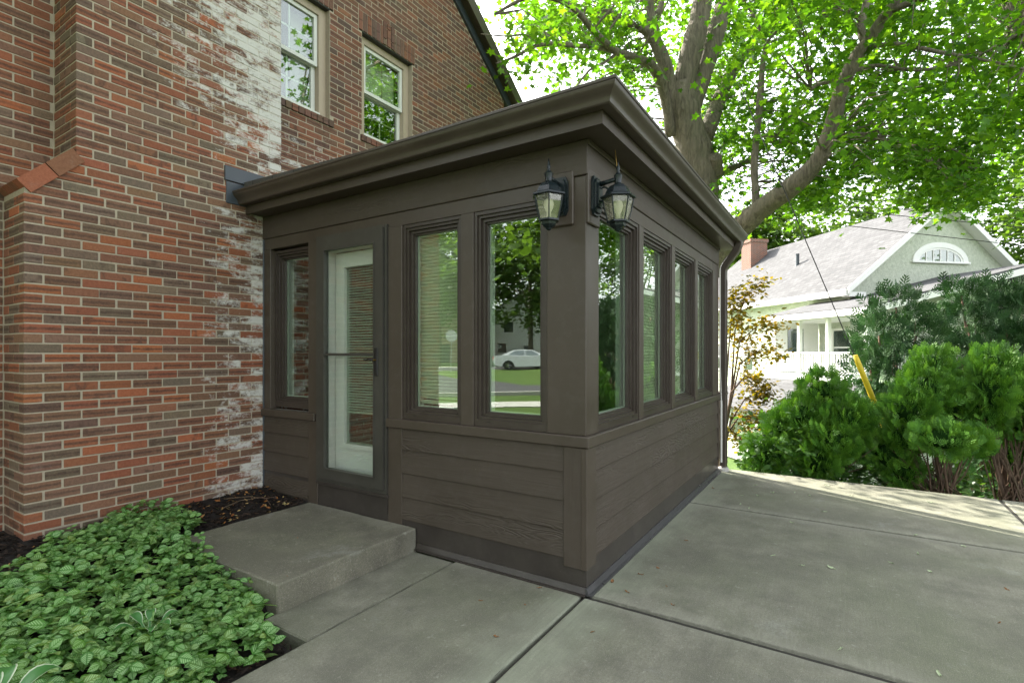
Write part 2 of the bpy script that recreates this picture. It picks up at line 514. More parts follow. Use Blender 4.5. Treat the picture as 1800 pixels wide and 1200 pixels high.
M['arb'] = leaf_mat('arborvitae_spray', [(.034, .115, .012), (.065, .185, .016), (.115, .260, .024), (.080, .210, .020), (.045, .140, .014)], .10, .55, (1.8, 1.6, .5), tips)
M['juniper'] = leaf_mat('juniper_spray', [(.024, .070, .022), (.040, .105, .032), (.062, .140, .040), (.045, .118, .030)], .10, .6, (1.4, 1.5, .9))
M['far_leaf'] = leaf_mat('far_tree_leaf', [(.050, .100, .022), (.065, .130, .028), (.090, .165, .035)], .45, .5, (2.0, 1.9, .6))
M['shrub_leaf'] = leaf_mat('bronze_green_leaf', [(.060, .070, .012), (.13, .12, .014), (.22, .16, .016), (.09, .10, .015)], .5, .4, (2.4, 1.9, .4))
M['inner_growth'] = plain('shaded_inner_growth', (.010, .030, .006), .95, .3, 20, .5, .02)  # lobe cores: dark colour stands for the shade deep in the bushes
M['under'] = leaf_mat('understory_leaf', [(.030, .080, .018), (.050, .120, .025), (.065, .145, .030)], .35, .4)
def lamium(m, c):
    l = m.sep(m.attr('loc').outputs['Vector'])
    x, y = l[0], m.math('ABSOLUTE', l[1])
    # silver bands between the green midrib and the green edge, broken by side veins
    e = m.math('SUBTRACT', m.math('MULTIPLY', m.math('SINE', m.math('MULTIPLY', x, 3.1)), .36), y)
    ring = m.math('MULTIPLY', m.rng(e, .02, .09), m.rng(y, .015, .06))
    vein = m.math('SINE', m.math('MULTIPLY', m.math('SUBTRACT', x, m.math('MULTIPLY', y, .8)), 44.0))
    f = m.math('MULTIPLY', ring, m.rng(vein, -.5, .5, .10, .80))
    return m.mix(m.math('MULTIPLY', f, .85), c, (.36, .56, .25))
M['lamium'] = leaf_mat('silver_veined_leaf', [(.042, .145, .018), (.066, .195, .024), (.115, .245, .032), (.048, .160, .026), (.18, .25, .04)], .28, .42, (1.5, 1.5, .6), lamium)
def hosta(m, c):
    l = m.sep(m.attr('loc').outputs['Vector'])
    f = m.rng(m.math('ABSOLUTE', l[1]), .80, .95)
    return m.mix(m.math('MULTIPLY', f, .9), c, (.62, .66, .50))
M['hosta'] = leaf_mat('white_edged_hosta_leaf', [(.055, .180, .045), (.070, .210, .050)], .25, .4, (1.5, 1.5, .6), hosta)

def bark(name, a, b):
    m = Mat(name); p = m.pos()
    q = m.mapv(p, (22, 22, 3.2))
    f = m.noise(q, 1.0, 6, .65, .8); g = m.noise(p, 2.5, 3)
    c = m.mix(m.rng(f, .3, .72), a, b)
    c = m.mix(m.rng(g, .5, .7, 0, .35), c, (.09, .10, .055))
    return m.done(m.bsdf(c, .9, .2, 0, m.bump(f, .9, .03)))
M['bark'] = bark('maple_bark', (.080, .068, .054), (.26, .225, .175))
M['bark_shrub'] = bark('shrub_bark', (.05, .034, .024), (.17, .11, .075))

def mulch():
    m = Mat('dark_mulch'); rnd = m.attr('rnd').outputs['Fac']
    c = m.ramp(rnd, [(0, (.010, .008, .006)), (.5, (.020, .014, .011)), (.86, (.035, .024, .018)), (1, (.075, .045, .028))])
    return m.done(m.bsdf(c, .9, .2))
M['mulch'] = mulch()
M['soil'] = plain('mulch_soil', (.013, .010, .008), .95, .3, 30, .6)
def litter():
    m = Mat('dry_leaf_litter'); rnd = m.attr('rnd').outputs['Fac']
    c = m.ramp(rnd, [(0, (.16, .06, .018)), (.4, (.26, .11, .03)), (.7, (.34, .22, .09)), (1, (.30, .27, .12))])
    return m.done(m.bsdf(c, .8, .2))
M['litter'] = litter()
M['fallen_pale'] = plain('pale_green_fallen_leaf', (.36, .42, .26), .6, .15, 60, 0, .3, 0, 'obj')
M['fallen_brown'] = plain('dry_brown_fallen_leaf', (.20, .095, .035), .7, .2, 60, 0, .3, 0, 'obj')

def lawn():
    m = Mat('lawn_and_slope'); p = m.pos()
    f = m.noise(p, .35, 5, .6); g = m.noise(p, 14, 4, .7)
    c = m.mix(m.rng(f, .3, .7), (.055, .105, .018), (.10, .15, .030))
    c = m.mix(m.rng(g, .35, .7, 0, .5), c, (.03, .06, .012))
    return m.done(m.bsdf(c, .9, .2, 0, m.bump(g, .8, .05)))
M['lawn'] = lawn()

def shingle(name, a, b, sx=.30, sz=.14):
    m = Mat(name); o = m.obj()
    s = m.sep(o)
    br = m.n('TexBrick', {'Vector': m.n('CombineXYZ', {0: s[1], 1: s[2], 2: 0}).outputs[0], 'Color1': (*a, 1), 'Color2': (*b, 1), 'Mortar': (*[x * .55 for x in a], 1), 'Scale': 1.0,
                          'Mortar Size': .006, 'Brick Width': sx, 'Row Height': sz, 'Bias': 0.0})
    f = m.noise(o, 1.2, 4)
    c = m.mix(m.rng(f, .35, .7, 0, .35), br.outputs[0], tuple(x * .75 for x in a))
    return m.done(m.bsdf(c, .9, .15, 0, m.bump(m.math('ADD', m.math('MULTIPLY', br.outputs[1], -1.0), m.math('MULTIPLY', m.noise(o, 60, 3), .5)), .6, .02)))
M['shingle_pale'] = shingle('pale_grey_shingles', (.080, .080, .082), (.112, .112, .115))
M['shingle_dark'] = shingle('dark_grey_shingles', (.07, .065, .06), (.10, .09, .085))
def stucco():
    m = Mat('white_stucco'); p = m.pos()
    f = m.noise(p, 7, 6, .75); g = m.noise(p, 1.5, 3)
    c = m.mix(m.rng(f, .35, .7), (.42, .46, .37), (.60, .63, .53))
    return m.done(m.bsdf(c, .92, .15, 0, m.bump(f, 1.0, .05)))
M['stucco'] = stucco()
def far_brick():
    m = Mat('far_brick'); o = m.obj(); s = m.sep(o)
    u = m.math('ADD', s[0], s[1])
    br = m.n('TexBrick', {'Vector': m.n('CombineXYZ', {0: u, 1: s[2], 2: 0}).outputs[0], 'Color1': (.23, .07, .04, 1), 'Color2': (.13, .055, .04, 1), 'Mortar': (.30, .26, .22, 1), 'Scale': 1.0,
                          'Mortar Size': .010, 'Brick Width': .213, 'Row Height': .0679})
    return m.done(m.bsdf(br.outputs[0], .9, .2, 0, m.bump(br.outputs[1], -.5, .01)))
M['far_brick'] = far_brick()
M['siding_pink'] = plain('pale_pink_siding', (.52, .36, .31), .7, .06, 1)
M['siding_white'] = plain('white_siding', (.70, .71, .70), .7, .04, 1)

# ================================================================== SETTING
XF, YF = 2.885, 1.32          # sunroom front plane (faces -X) and side plane (faces -Y)
XE = 6.77                     # sunroom far end
YW, YC = 5.085, 4.65          # house gable wall plane, chimney front plane

def smooth(a, b, t):
    t = np.clip((t - a) / (b - a), 0, 1); return t * t * (3 - 2 * t)
def ground_z(x, y):
    x = np.asarray(x, float); y = np.asarray(y, float)
    z = -.14 + .45 * smooth(-4, -26, x)
    z = z - .30 * smooth(7.05, 7.5, x) - 2.8 * smooth(7.6, 15.5, x)
    z = z + .05 * np.sin(x * .9 + y * .5) * smooth(7.3, 8.2, x)
    return z

def make_ground():
    def axis(lo, hi, f0, f1, step):
        a = list(np.arange(f0, f1 + 1e-6, step)); s = step; v = f0
        b = []
        while v > lo: s *= 1.18; v -= s; b.append(max(v, lo))
        c = []; v = f1; s = step
        while v < hi: s *= 1.18; v += s; c.append(min(v, hi))
        return np.array(b[::-1] + a + c)
    xs = axis(-420, 420, -12, 18, .5); ys = axis(-420, 420, -10, 12, .6)
    gx, gy = np.meshgrid(xs, ys)
    gz = ground_z(gx, gy)
    V = np.stack([gx, gy, gz], -1).reshape(-1, 3)
    nx = len(xs); ny = len(ys)
    i = np.arange((ny - 1) * (nx - 1)); r = i // (nx - 1); c = i % (nx - 1)
    a = r * nx + c
    T = np.stack([a, a + 1, a + nx + 1, a + nx], -1)
    o = big_mesh('ground', V, T, M['lawn'], smooth=True)
    o['kind'] = 'structure'
make_ground()

# ---- street across the front lawn (seen in the window reflections)
N_ST = np.array([-.85, .526]); N_ST = N_ST / np.linalg.norm(N_ST); T_ST = np.array([.526, .85]); T_ST = T_ST / np.linalg.norm(T_ST)
def st(d, t):        # a point of the street frame: d metres along the mirrored view, t along the street
    p = np.array([2 * XF, 0]) + N_ST * d + T_ST * t
    return p
def strip(name, d0, d1, z, mat, t0=-70, t1=70):
    mb = MB()
    n = 40
    for i in range(n):
        ta = t0 + (t1 - t0) * i / n; tb = t0 + (t1 - t0) * (i + 1) / n
        q = [st(d0, ta), st(d1, ta), st(d1, tb), st(d0, tb)]
        mb.add([(p[0], p[1], float(ground_z(p[0], p[1])) + z) for p in q], [(0, 1, 2, 3)])
    o = mb.build(name, mat); o['kind'] = 'structure'; return o
strip('pavement', 14.8, 16.2, .02, M['sidewalk_c'])
strip('road', 18.5, 36.5, .012, M['asphalt'])
strip('pavement_far', 40.0, 41.4, .02, M['sidewalk_c'])
def kerb(name, d):
    mb = MB()
    for i in range(30):
        ta = -60 + 4 * i; tb = ta + 3.98
        q = [st(d, ta), st(d + .16, ta), st(d + .16, tb), st(d, tb)]
        z = [float(ground_z(p[0], p[1])) for p in q]
        mb.add([(p[0], p[1], zz - .05) for p, zz in zip(q, z)] + [(p[0], p[1], zz + .13) for p, zz in zip(q, z)],
               [(0, 1, 2, 3), (4, 5, 6, 7), (0, 1, 5, 4), (1, 2, 6, 5), (2, 3, 7, 6), (3, 0, 4, 7)])
    o = mb.build(name, M['sidewalk_c']); o['kind'] = 'structure'
kerb('kerb_near', 18.3); kerb('kerb_far', 36.5)

# ---- concrete patio and walk, slab by slab
patio = MB()
for x0, x1, y0, y1 in ((-2.9, 7.0, -7.0, 1.32), (-2.9, 2.9, 1.32, 2.29)):
    patio.box(x0 + .02, x1 - .02, y0 + .02, y1 - .001, -.13, -.008)
patio = patio.build('patio', M['joint']); patio['kind'] = 'structure'
G = .013
def slab(x0, x1, y0, y1, z=0.0, th=.10, ext=0.0):
    # a slab with eased edges and an uneven rim
    nx = max(2, int((x1 - x0) / .09)); ny = max(2, int((y1 - y0) / .09))
    x0 += G; x1 -= G; y0 += G; y1 -= G
    bm = bmesh.new()
    rings = []
    per = [(x0 + (x1 - x0) * i / nx, y0) for i in range(nx)] + [(x1, y0 + (y1 - y0) * i / ny) for i in range(ny)] \
        + [(x1 - (x1 - x0) * i / nx, y1) for i in range(nx)] + [(x0, y1 - (y1 - y0) * i / ny) for i in range(ny)]
    cx, cy = (x0 + x1) / 2, (y0 + y1) / 2
    for inset, zz, jit in ((0, z - th, 0), (0, z - .010, .0022), (.006, z - .0022, .002), (.016, z, .001)):
        rg = []
        for x, y in per:
            sx = inset * (1 if x < cx else -1) if abs(abs(x - cx) - (x1 - x0) / 2) < 1e-6 else 0
            sy = inset * (1 if y < cy else -1) if abs(abs(y - cy) - (y1 - y0) / 2) < 1e-6 else 0
            rg.append(bm.verts.new((x + sx + random.uniform(-jit, jit), y + sy + random.uniform(-jit, jit), zz)))
        rings.append(rg)
    n = len(per)
    for a, b in zip(rings, rings[1:]):
        for i in range(n): bm.faces.new((a[i], a[(i + 1) % n], b[(i + 1) % n], b[i]))
    bm.faces.new(rings[-1])
    me = bpy.data.meshes.new('slab'); bm.to_mesh(me); bm.free()
    return link('slab', me, M['concrete'], patio)
slab(2.86, 5.22, -1.30, 1.30); slab(5.22, 7.0, -1.30, 1.30); slab(6.772, 7.0, 1.30, 1.62)
slab(2.86, 5.22, -4.1, -1.30); slab(5.22, 7.0, -4.1, -1.30); slab(2.86, 7.0, -7.0, -4.1)
slab(.35, 2.86, -1.30, 1.325); slab(-2.9, .35, -1.30, 1.325); slab(.35, 2.86, -4.1, -1.30); slab(-2.9, .35, -4.1, -1.30); slab(-2.9, 2.86, -7.0, -4.1)
slab(.60, 2.872, 1.325, 2.31); slab(-2.9, .60, 1.325, 2.31)
slab(1.66, 2.872, 2.31, 2.72, -.012)

# ---- mulch bed
def bed_z(x, y):
    x = np.asarray(x, float); y = np.asarray(y, float)
    z = -.03 + .17 * smooth(2.35, 3.9, y) + .05 * smooth(4.0, 4.7, y)
    z = z - .12 * smooth(1.60, 1.66, x) * smooth(2.78, 2.72, y)
    return z + .012 * np.sin(x * 9 + y * 4) * np.sin(y * 11 - x * 3)
def make_bed():
    xs = np.linspace(-2.9, 2.90, 90); ys = np.linspace(2.312, 5.2, 60)
    gx, gy = np.meshgrid(xs, ys); gz = bed_z(gx, gy)
    V = np.stack([gx, gy, gz], -1).reshape(-1, 3); nx, ny = len(xs), len(ys)
    i = np.arange((ny - 1) * (nx - 1)); a = (i // (nx - 1)) * nx + i % (nx - 1)
    o = big_mesh('flower_bed', V, np.stack([a, a + 1, a + nx + 1, a + nx], -1), M['soil'], smooth=True)
    o['kind'] = 'structure'
    # shredded bark on it
    N = 15000
    x = RNG.uniform(-.2, 2.88, N); y = RNG.uniform(2.33, 5.06, N)
    ok = ~((x > 1.74) & (y > 2.66) & (y < 3.98)) & ~((y > YC - .02) & (x > 1.14)) & ~((x > 1.66) & (y < 2.72))
    x = x[ok]; y = y[ok]; N = len(x)
    th = RNG.uniform(0, 6.28, N)
    axv = np.stack([np.cos(th), np.sin(th), RNG.normal(0, .28, N)], -1)
    nr = np.stack([RNG.normal(0, .4, N), RNG.normal(0, .4, N), np.ones(N)], -1)
    chip = np.array([(-.5, -.10, 0), (-.2, -.16, .03), (.5, -.06, 0), (.46, .07, .02), (-.1, .15, .03), (-.5, .09, 0), (0, 0, .10)])
    tri = [(0, 1, 6), (1, 2, 6), (2, 3, 6), (3, 4, 6), (4, 5, 6), (5, 0, 6)]
    pos = np.stack([x, y, bed_z(x, y) + RNG.uniform(.002, .018, N)], -1)
    V, T, rn, lc = scatter(chip, tri, pos, axv, nr, RNG.uniform(.018, .062, N))
    o = big_mesh('mulch_chips', V, T, M['mulch'], attrs={'rnd': rn})
    tag(o, 'dark shredded bark mulch covering the bed by the brick wall', 'mulch', kind='stuff')
    # dry leaf litter
    N = 170
    x = np.concatenate([RNG.uniform(2.0, 2.86, 95), RNG.uniform(.9, 2.8, 75)]); y = np.concatenate([RNG.uniform(3.98, 4.62, 95), RNG.uniform(2.34, 4.6, 75)])
    ok = ~((x > 1.74) & (y > 2.66) & (y < 3.98)) & ~((x > 1.66) & (y < 2.72))
    x = x[ok]; y = y[ok]; N = len(x)
    th = RNG.uniform(0, 6.28, N)
    lf = np.array([(-.5, 0, .0), (-.15, -.2, .08), (.25, -.14, .02), (.5, .02, .12), (.2, .17, .10), (-.2, .16, .0), (0, 0, -.02)])
    V, T, rn, lc = scatter(lf, tri, np.stack([x, y, bed_z(x, y) + .02], -1), np.stack([np.cos(th), np.sin(th), RNG.normal(0, .25, N)], -1),
                           np.stack([RNG.normal(0, .5, N), RNG.normal(0, .5, N), np.ones(N)], -1), RNG.uniform(.02, .055, N))
    o = big_mesh('leaf_litter', V, T, M['litter'], attrs={'rnd': rn})
    tag(o, 'dry brown and tan leaf litter lying on the dark mulch', 'leaf litter', kind='stuff')
    # a few dead twigs
    for lab, pts in (('forked dead twig on the mulch reaching towards the sunroom', [(2.42, 4.50), (2.56, 4.36), (2.62, 4.2), (2.70, 4.16)]), ('long thin dead twig lying flat along the mulch by the brick wall', [(2.30, 4.28), (2.45, 4.30), (2.62, 4.24)])):
        mb = MB(); mb.tube([(a, b, float(bed_z(a, b)) + .035 + .01 * i) for i, (a, b) in enumerate(pts)], [.005, .004, .003, .002][:len(pts)], 5)
        if len(pts) == 4: mb.tube([(2.62, 4.2, float(bed_z(2.62, 4.2)) + .055), (2.60, 4.10, float(bed_z(2.6, 4.1)) + .03)], [.003, .002], 5)
        o = mb.build('dead_twig', M['bark_shrub'])
        tag(o, lab, 'twig', 'dead twigs on the mulch')
make_bed()

# ================================================================== BRICK HOUSE
house = thing('brick_house', 'red and brown brick gabled house with an outside chimney and two upper windows', 'house', (0, 0, 0))
CH = .0679; Z0 = .371 - 6 * CH; JT = .0095; BL = .2035; BH_ = .098; BX = BL + JT
RIDGE_X, RIDGE_Z, RK = 4.07, 6.9 + .6974 * (6.245 - 4.07), .6974
HX0, HX1 = 0.0, 7.66
def rake_z(x): return RIDGE_Z - RK * abs(x - RIDGE_X)

blocks = []     # (x0,x1,y0,y1,z0,z1, face, palette)
PAL_C = [((.225, .075, .036), 6), ((.290, .092, .036), 2), ((.190, .080, .044), 6), ((.160, .086, .050), 5), ((.135, .100, .068), 3), ((.122, .100, .070), 2), ((.150, .082, .054), 4), ((.105, .064, .046), 1)]
PAL_G = [((.175, .078, .048), 4), ((.145, .074, .050), 4), ((.200, .080, .044), 2), ((.115, .066, .050), 3), ((.080, .054, .044), 2), ((.125, .092, .062), 1)]
def pick(pal):
    t = random.random() * sum(w for _, w in pal)
    for c, w in pal:
        t -= w
        if t <= 0: break
    k = random.uniform(.82, 1.2)
    return tuple(min(1, x * k * random.uniform(.94, 1.06)) for x in c)

SH0, SH1 = 2.60, 2.885          # shoulder between pedestal and stack
XP, XS, XR = 1.1636, 1.446, 3.061
def shoulder_x(z): return XP + (z - SH0) / (SH1 - SH0) * (XS - XP)
def clip_list(a, b, cuts):
    segs = [(a, b)]
    for c0, c1 in cuts:
        out = []
        for s0, s1 in segs:
            if c1 <= s0 or c0 >= s1: out.append((s0, s1)); continue
            if c0 > s0: out.append((s0, c0 - JT * .5))
            if c1 < s1: out.append((c1 + JT * .5, s1))
        segs = out
    return [s for s in segs if s[1] - s[0] > .03]
def jit(): return random.uniform(-.0015, .0015)
k = 0
while Z0 + k * CH < 10.1:
    z0 = Z0 + k * CH + JT / 2; z1 = Z0 + (k + 1) * CH - JT / 2; zm = (z0 + z1) / 2
    if z1 > .0:
        # chimney front + left return
        xl = XP if z1 < SH0 else XS
        if SH0 <= z1 < SH1 + .01: xl = min(XS, shoulder_x(z1) + .03)
        xr = 2.880 if z1 < 2.84 else XR
        odd = k % 2
        first = BH_ if odd else BL
        x = xl; L = first; i = 0
        while x < xr - .02:
            x1 = min(x + L, xr)
            if xr - x1 < .045: x1 = xr
            if x1 - x > .02:
                yd = YC + (BL if (i == 0 and odd) else BH_)
                blocks.append((x + (0 if i == 0 else jit()), x1 + jit() * (x1 < xr), YC + random.uniform(-.0015, .002), yd, z0 + jit() * .6, z1 + jit() * .6, 'y', PAL_C))
            x = x1 + JT; L = BL; i += 1
        # left return beyond the corner brick
        y = YC + (BL if odd else BH_) + JT
        while y < YW - .03:
            y1 = min(y + BL, YW - .002)
            blocks.append((xl + random.uniform(-.001, .002), xl + BH_, y, y1, z0, z1, 'x', PAL_C)); y = y1 + JT
        if z0 > 3.2:                                # right return
            y = YC + BH_ + JT
            while y < YW - .03:
                y1 = min(y + BL, YW - .002)
                blocks.append((XR - BH_, XR, y, y1, z0, z1, 'x', PAL_C)); y = y1 + JT
        # house wall left of the chimney
        def row(xa, xb, ph, cuts, pal):
            n0 = int(math.floor((xa - ph) / BX)) - 1
            for (s0, s1) in clip_list(xa, xb, cuts):
                n = n0
                while ph + n * BX < s1:
                    a = max(ph + n * BX, s0); b = min(ph + n * BX + BL, s1)
                    if b - a > .022:
                        blocks.append((a, b, YW + random.uniform(-.0015, .002), YW + BH_, z0 + jit() * .6, z1 + jit() * .6, 'y', pal))
                    n += 1
        def lim(x_a, x_b):
            if z1 < rake_z(HX1): return x_a, x_b
            w = (RIDGE_Z - z1) / RK
            return max(x_a, RIDGE_X - w), min(x_b, RIDGE_X + w)
        a, b = lim(HX0, xl if z1 < SH1 else XS)
        if b - a > .05: row(a, b - JT * .3, .05 + (BX / 2 if odd else 0), [], PAL_C)
        # gable wall right of the chimney
        cuts = []
        for o0, o1 in ((3.08, 3.97), (4.454, 5.347)):
            if z1 > 4.19 and z0 < 5.49: cuts.append((o0, o1))
            if z1 > 4.110 and z0 < 4.19: cuts.append((o0 - .03, o1 + .05))
            if z1 > 5.49 and z0 < 5.73: cuts.append((o0 - .055, o1 + .055))
            if z1 > 5.74 and z0 < 5.80: cuts.append(((o0 + o1) / 2 - .105, (o0 + o1) / 2 + .105))
        a, b = lim(XR, HX1)
        if z1 < 2.98: a = XE + .0
        if b - a > .05: row(a, b, 3.02 + (BX / 2 if odd else 0), cuts, PAL_G)
    k += 1
# rowlock sills and soldier lintels
for o0, o1 in ((3.08, 3.97), (4.454, 5.347)):
    n = 12; x = max(o0 - .03, XR + .004); w = (o1 + .05 - x) / n
    for i in range(n):
        blocks.append((x + i * w + .004, x + (i + 1) * w - .004, YW - .022, YW + .10, 4.1105, 4.187, 'y', PAL_G))
    x = max(o0 - .055, XR + .004); n = 14; w = (o1 + .055 - x) / n
    for i in range(n):
        mid = (x + (i + .5) * w) - (o0 + o1) / 2
        if abs(mid) < .10: continue
        blocks.append((x + i * w + .004, x + (i + 1) * w - .004, YW - .004, YW + .10, 5.495 + .0, 5.7305, 'y', PAL_G))
    c = (o0 + o1) / 2
    for (dx0, dx1, za, zb) in ((-.10, -.035, 5.50, 5.575), (-.10, -.035, 5.585, 5.799), (-.025, .035, 5.50, 5.72), (-.025, .035, 5.73, 5.799), (.045, .10, 5.50, 5.585), (.045, .10, 5.595, 5.799)):
        blocks.append((c + dx0, c + dx1, YW - .012, YW + .10, za, zb, 'y', PAL_G))

def proj(p):
    q = np.asarray(p, float) - CPOS; d = q @ FWD
    return 900 + FPX * (q @ RGT) / d, 620 - FPX * q[2] / d, d
scored = []
for i, b in enumerate(blocks):
    c = ((b[0] + b[1]) / 2, b[2], (b[4] + b[5]) / 2) if b[6] == 'y' else (b[0], (b[2] + b[3]) / 2, (b[4] + b[5]) / 2)
    x, y, d = proj(c)
    vis = 0 < x < 1800 and 0 < y < 940 and c[2] > .2
    if b[6] == 'y':
        x0, _, _ = proj((b[0], b[2], c[2])); x1, _, _ = proj((b[1], b[2], c[2]))
    else:
        x0, _, _ = proj((b[0], b[3], c[2])); x1, _, _ = proj((b[0], b[2], c[2]))
    if c[1] > 5.0 and 2.98 < c[0] < 7 and c[2] < 3.6: vis = False
    scored.append((abs(x1 - x0) * (b[5] - b[4]) * FPX / d if vis else 0, i))
scored.sort(reverse=True)
single = {i for s, i in scored[:300] if s > 0}

chim_core = MB()
chim_core.box(XP + .004, 2.876, YC + .004, YW + .05, -.2, SH0 - .01)
chim_core.box(XS + .004, 2.876, YC + .004, YW + .05, SH0 - .01, 2.85)
chim_core.box(XS + .004, XR - .004, YC + .004, YW + .05, 2.85, 10.05)
chim_core.prism([(XP + .03, SH0 - .011), (XS + .02, SH0 - .011), (XS + .02, SH1 - .04)], YC + .008, YW + .02, lambda a, b, d: (a, d, b))
chimney = chim_core.build('chimney', M['mortar'], house)
wall_core = MB()
def wpiece(x0, x1, z0, z1): wall_core.box(x0, x1, YW + .004, YW + .24, z0, z1)
wpiece(HX0 + .008, XS + .02, -.2, rake_z(HX1)); wpiece(XS + .02, 3.08, -.2, rake_z(HX1))
wpiece(3.08, HX1 - .008, -.2, 4.19); wpiece(3.08, HX1 - .008, 5.49, rake_z(HX1))
wpiece(3.97, 4.454, 4.19, 5.49); wpiece(5.347, HX1 - .008, 4.19, 5.49)
wall_core.prism([(HX0 + .01, rake_z(HX1)), (HX1 - .01, rake_z(HX1)), (RIDGE_X, RIDGE_Z - .01)], YW + .004, YW + .24, lambda a, b, d: (a, d, b))
gable = wall_core.build('gable_wall', M['mortar'], house)

mesh_cache = {}
def single_brick(b, parent):
    sx, sy, sz = (round(v, 2) for v in (b[1] - b[0], b[3] - b[2], b[5] - b[4]))
    sz = round(b[5] - b[4], 3)
    key = (sx, sy, sz)
    if key not in mesh_cache:
        v, f = cbox(-sx / 2, sx / 2, -sy / 2, sy / 2, -sz / 2, sz / 2, .0035)
        me = bpy.data.meshes.new('brick'); me.from_pydata(v, [], f)
        bm = bmesh.new(); bm.from_mesh(me); bmesh.ops.recalc_face_normals(bm, faces=bm.faces); bm.to_mesh(me); bm.free()
        me.materials.append(M['brick']); mesh_cache[key] = me
    o = bpy.data.objects.new('brick', mesh_cache[key]); COL.objects.link(o)
    o.parent = parent
    o.location = ((b[0] + b[1]) / 2, (b[2] + b[3]) / 2 if abs(b[2] - YC) > .01 else b[2] + sy / 2, (b[4] + b[5]) / 2)
    o.color = (*pick(b[7]), random.random())
bv_t, bf_t = cbox(-1, 1, -1, 1, -1, 1, .05)
rest = {'chimney': ([], [], [], []), 'gable': ([], [], [], [])}
for i, b in enumerate(blocks):
    on_ch = b[2] < YW - .05
    if i in single:
        single_brick(b, chimney if on_ch else gable); continue
    V, Fc, A, L = rest['chimney' if on_ch else 'gable']
    v, f = cbox(b[0], b[1], b[2], b[3], b[4], b[5], .0035)
    n = len(V); V += v
    for q in f: Fc.append(tuple(j + n for j in q))
    col = (*pick(b[7]), random.random())
    A += [col] * len(v)
    c = ((b[0] + b[1]) / 2, (b[2] + b[3]) / 2, (b[4] + b[5]) / 2)
    L += [((p[0] - c[0]) * 9.8, (p[1] - c[1]) * 9.8, (p[2] - c[2]) * 34) for p in v]
for nm, par in (('chimney', chimney), ('gable', gable)):
    V, Fc, A, L = rest[nm]
    me = bpy.data.meshes.new('bricks'); me.from_pydata(V, [], Fc)
    bm = bmesh.new(); bm.from_mesh(me); bmesh.ops.recalc_face_normals(bm, faces=bm.faces); bm.to_mesh(me); bm.free()
    a = me.attributes.new('bc', 'FLOAT_COLOR', 'POINT'); a.data.foreach_set('color', np.array(A, dtype=np.float32).ravel())
    a = me.attributes.new('bl', 'FLOAT_VECTOR', 'POINT'); a.data.foreach_set('vector', np.array(L, dtype=np.float32).ravel())
    o = link('bricks', me, M['brick_joined'], par); o['kind'] = 'stuff'

# sloping shoulder of the chimney, capped with bricks laid on the slope
sl = Vector((XS - XP, 0, SH1 - SH0)).normalized(); sn = Vector((-sl.z, 0, sl.x))
for j in range(2):
    s0 = -.005 + j * .215; s1 = s0 + .207
    y0 = YC - .012
    for q in range(4):
        yy0 = y0 + q * .112; yy1 = yy0 + .103
        base = Vector((XP, 0, SH0 - .012))
        vs = []
        for y in (yy0, yy1):
            for s_, n_ in ((s0, -.055), (s1, -.055), (s1, .050), (s0, .050)):
                p = base + sl * s_ + sn * n_; vs.append((p.x, y, p.z))
        mb = MB(); mb.add(vs, [(0, 1, 2, 3), (4, 7, 6, 5), (0, 4, 5, 1), (1, 5, 6, 2), (2, 6, 7, 3), (3, 7, 4, 0)])
        o = mb.build('brick', M['brick'], chimney); o.color = (*pick([((.26, .085, .04), 2), ((.20, .085, .045), 2)]), random.random())

# the rest of the house body, rear and roof
body = MB()
body.box(HX0, HX0 + .24, YW + .25, 15.0, -.2, rake_z(HX1)); body.box(HX1 - .24, HX1, YW + .25, 15.0, -.2, rake_z(HX1))
body.box(HX0, HX1, 14.8, 15.0, -.2, rake_z(HX1))
body.prism([(HX0, rake_z(HX1)), (HX1, rake_z(HX1)), (RIDGE_X, RIDGE_Z)], 14.8, 15.0, lambda a, b, d: (a, d, b))
body.build('side_walls', M['far_brick'], house)
inn = MB(); inn.box(HX0 + .26, HX1 - .26, YW + .26, 14.7, 3.0, 3.1); inn.box(HX0 + .26, HX1 - .26, 7.6, 7.7, 3.1, 5.7); inn.box(HX0 + .26, HX1 - .26, YW + .26, 14.7, 5.62, 5.7)
inn.build('upper_room', M['dark_inside'], house)
RO = .14   # roof overhang past the gable
for sgn in (-1, 1):
    def rp(s, n, y):   # s down-slope distance from the ridge (horizontal), n vertical offset
        return (RIDGE_X + sgn * s, y, RIDGE_Z - RK * s + n)
    SE = 4.05
    mb = MB(); mb.prism([(0, .18), (SE, .18), (SE, .30), (0, .30)], YW - RO - .02, 15.2, lambda a, b, d: rp(a, b, d))
    rf = mb.build('roof', M['shingle_dark'], house)
    mb = MB(); mb.prism([(0, -.005), (SE - .05, -.005), (SE - .05, .21), (0, .21)], YW - .035, YW - .003, lambda a, b, d: rp(a, b, d))
    mb.build('frieze_board', M['slate_paint'], rf)
    mb = MB(); mb.prism([(0, .10), (SE, .10), (SE, .33), (0, .33)], YW - RO - .045, YW - RO - .015, lambda a, b, d: rp(a, b, d))
    mb.build('rake_board', M['paint'], rf)
    mb = MB(); mb.prism([(0, .155), (SE - .02, .155), (SE - .02, .175), (0, .175)], YW - RO - .01, YW - .036, lambda a, b, d: rp(a, b, d))
    mb.build('soffit', M['paint'], rf)
    mb = MB(); mb.prism([(SE - .42, -.03), (SE, -.03 ), (SE, .17), (SE - .42, .17)], YW + .25, 15.0, lambda a, b, d: (RIDGE_X + sgn * a, d, RIDGE_Z - RK * SE + b))
    mb.build('eave_box', M['slate_paint'], rf)

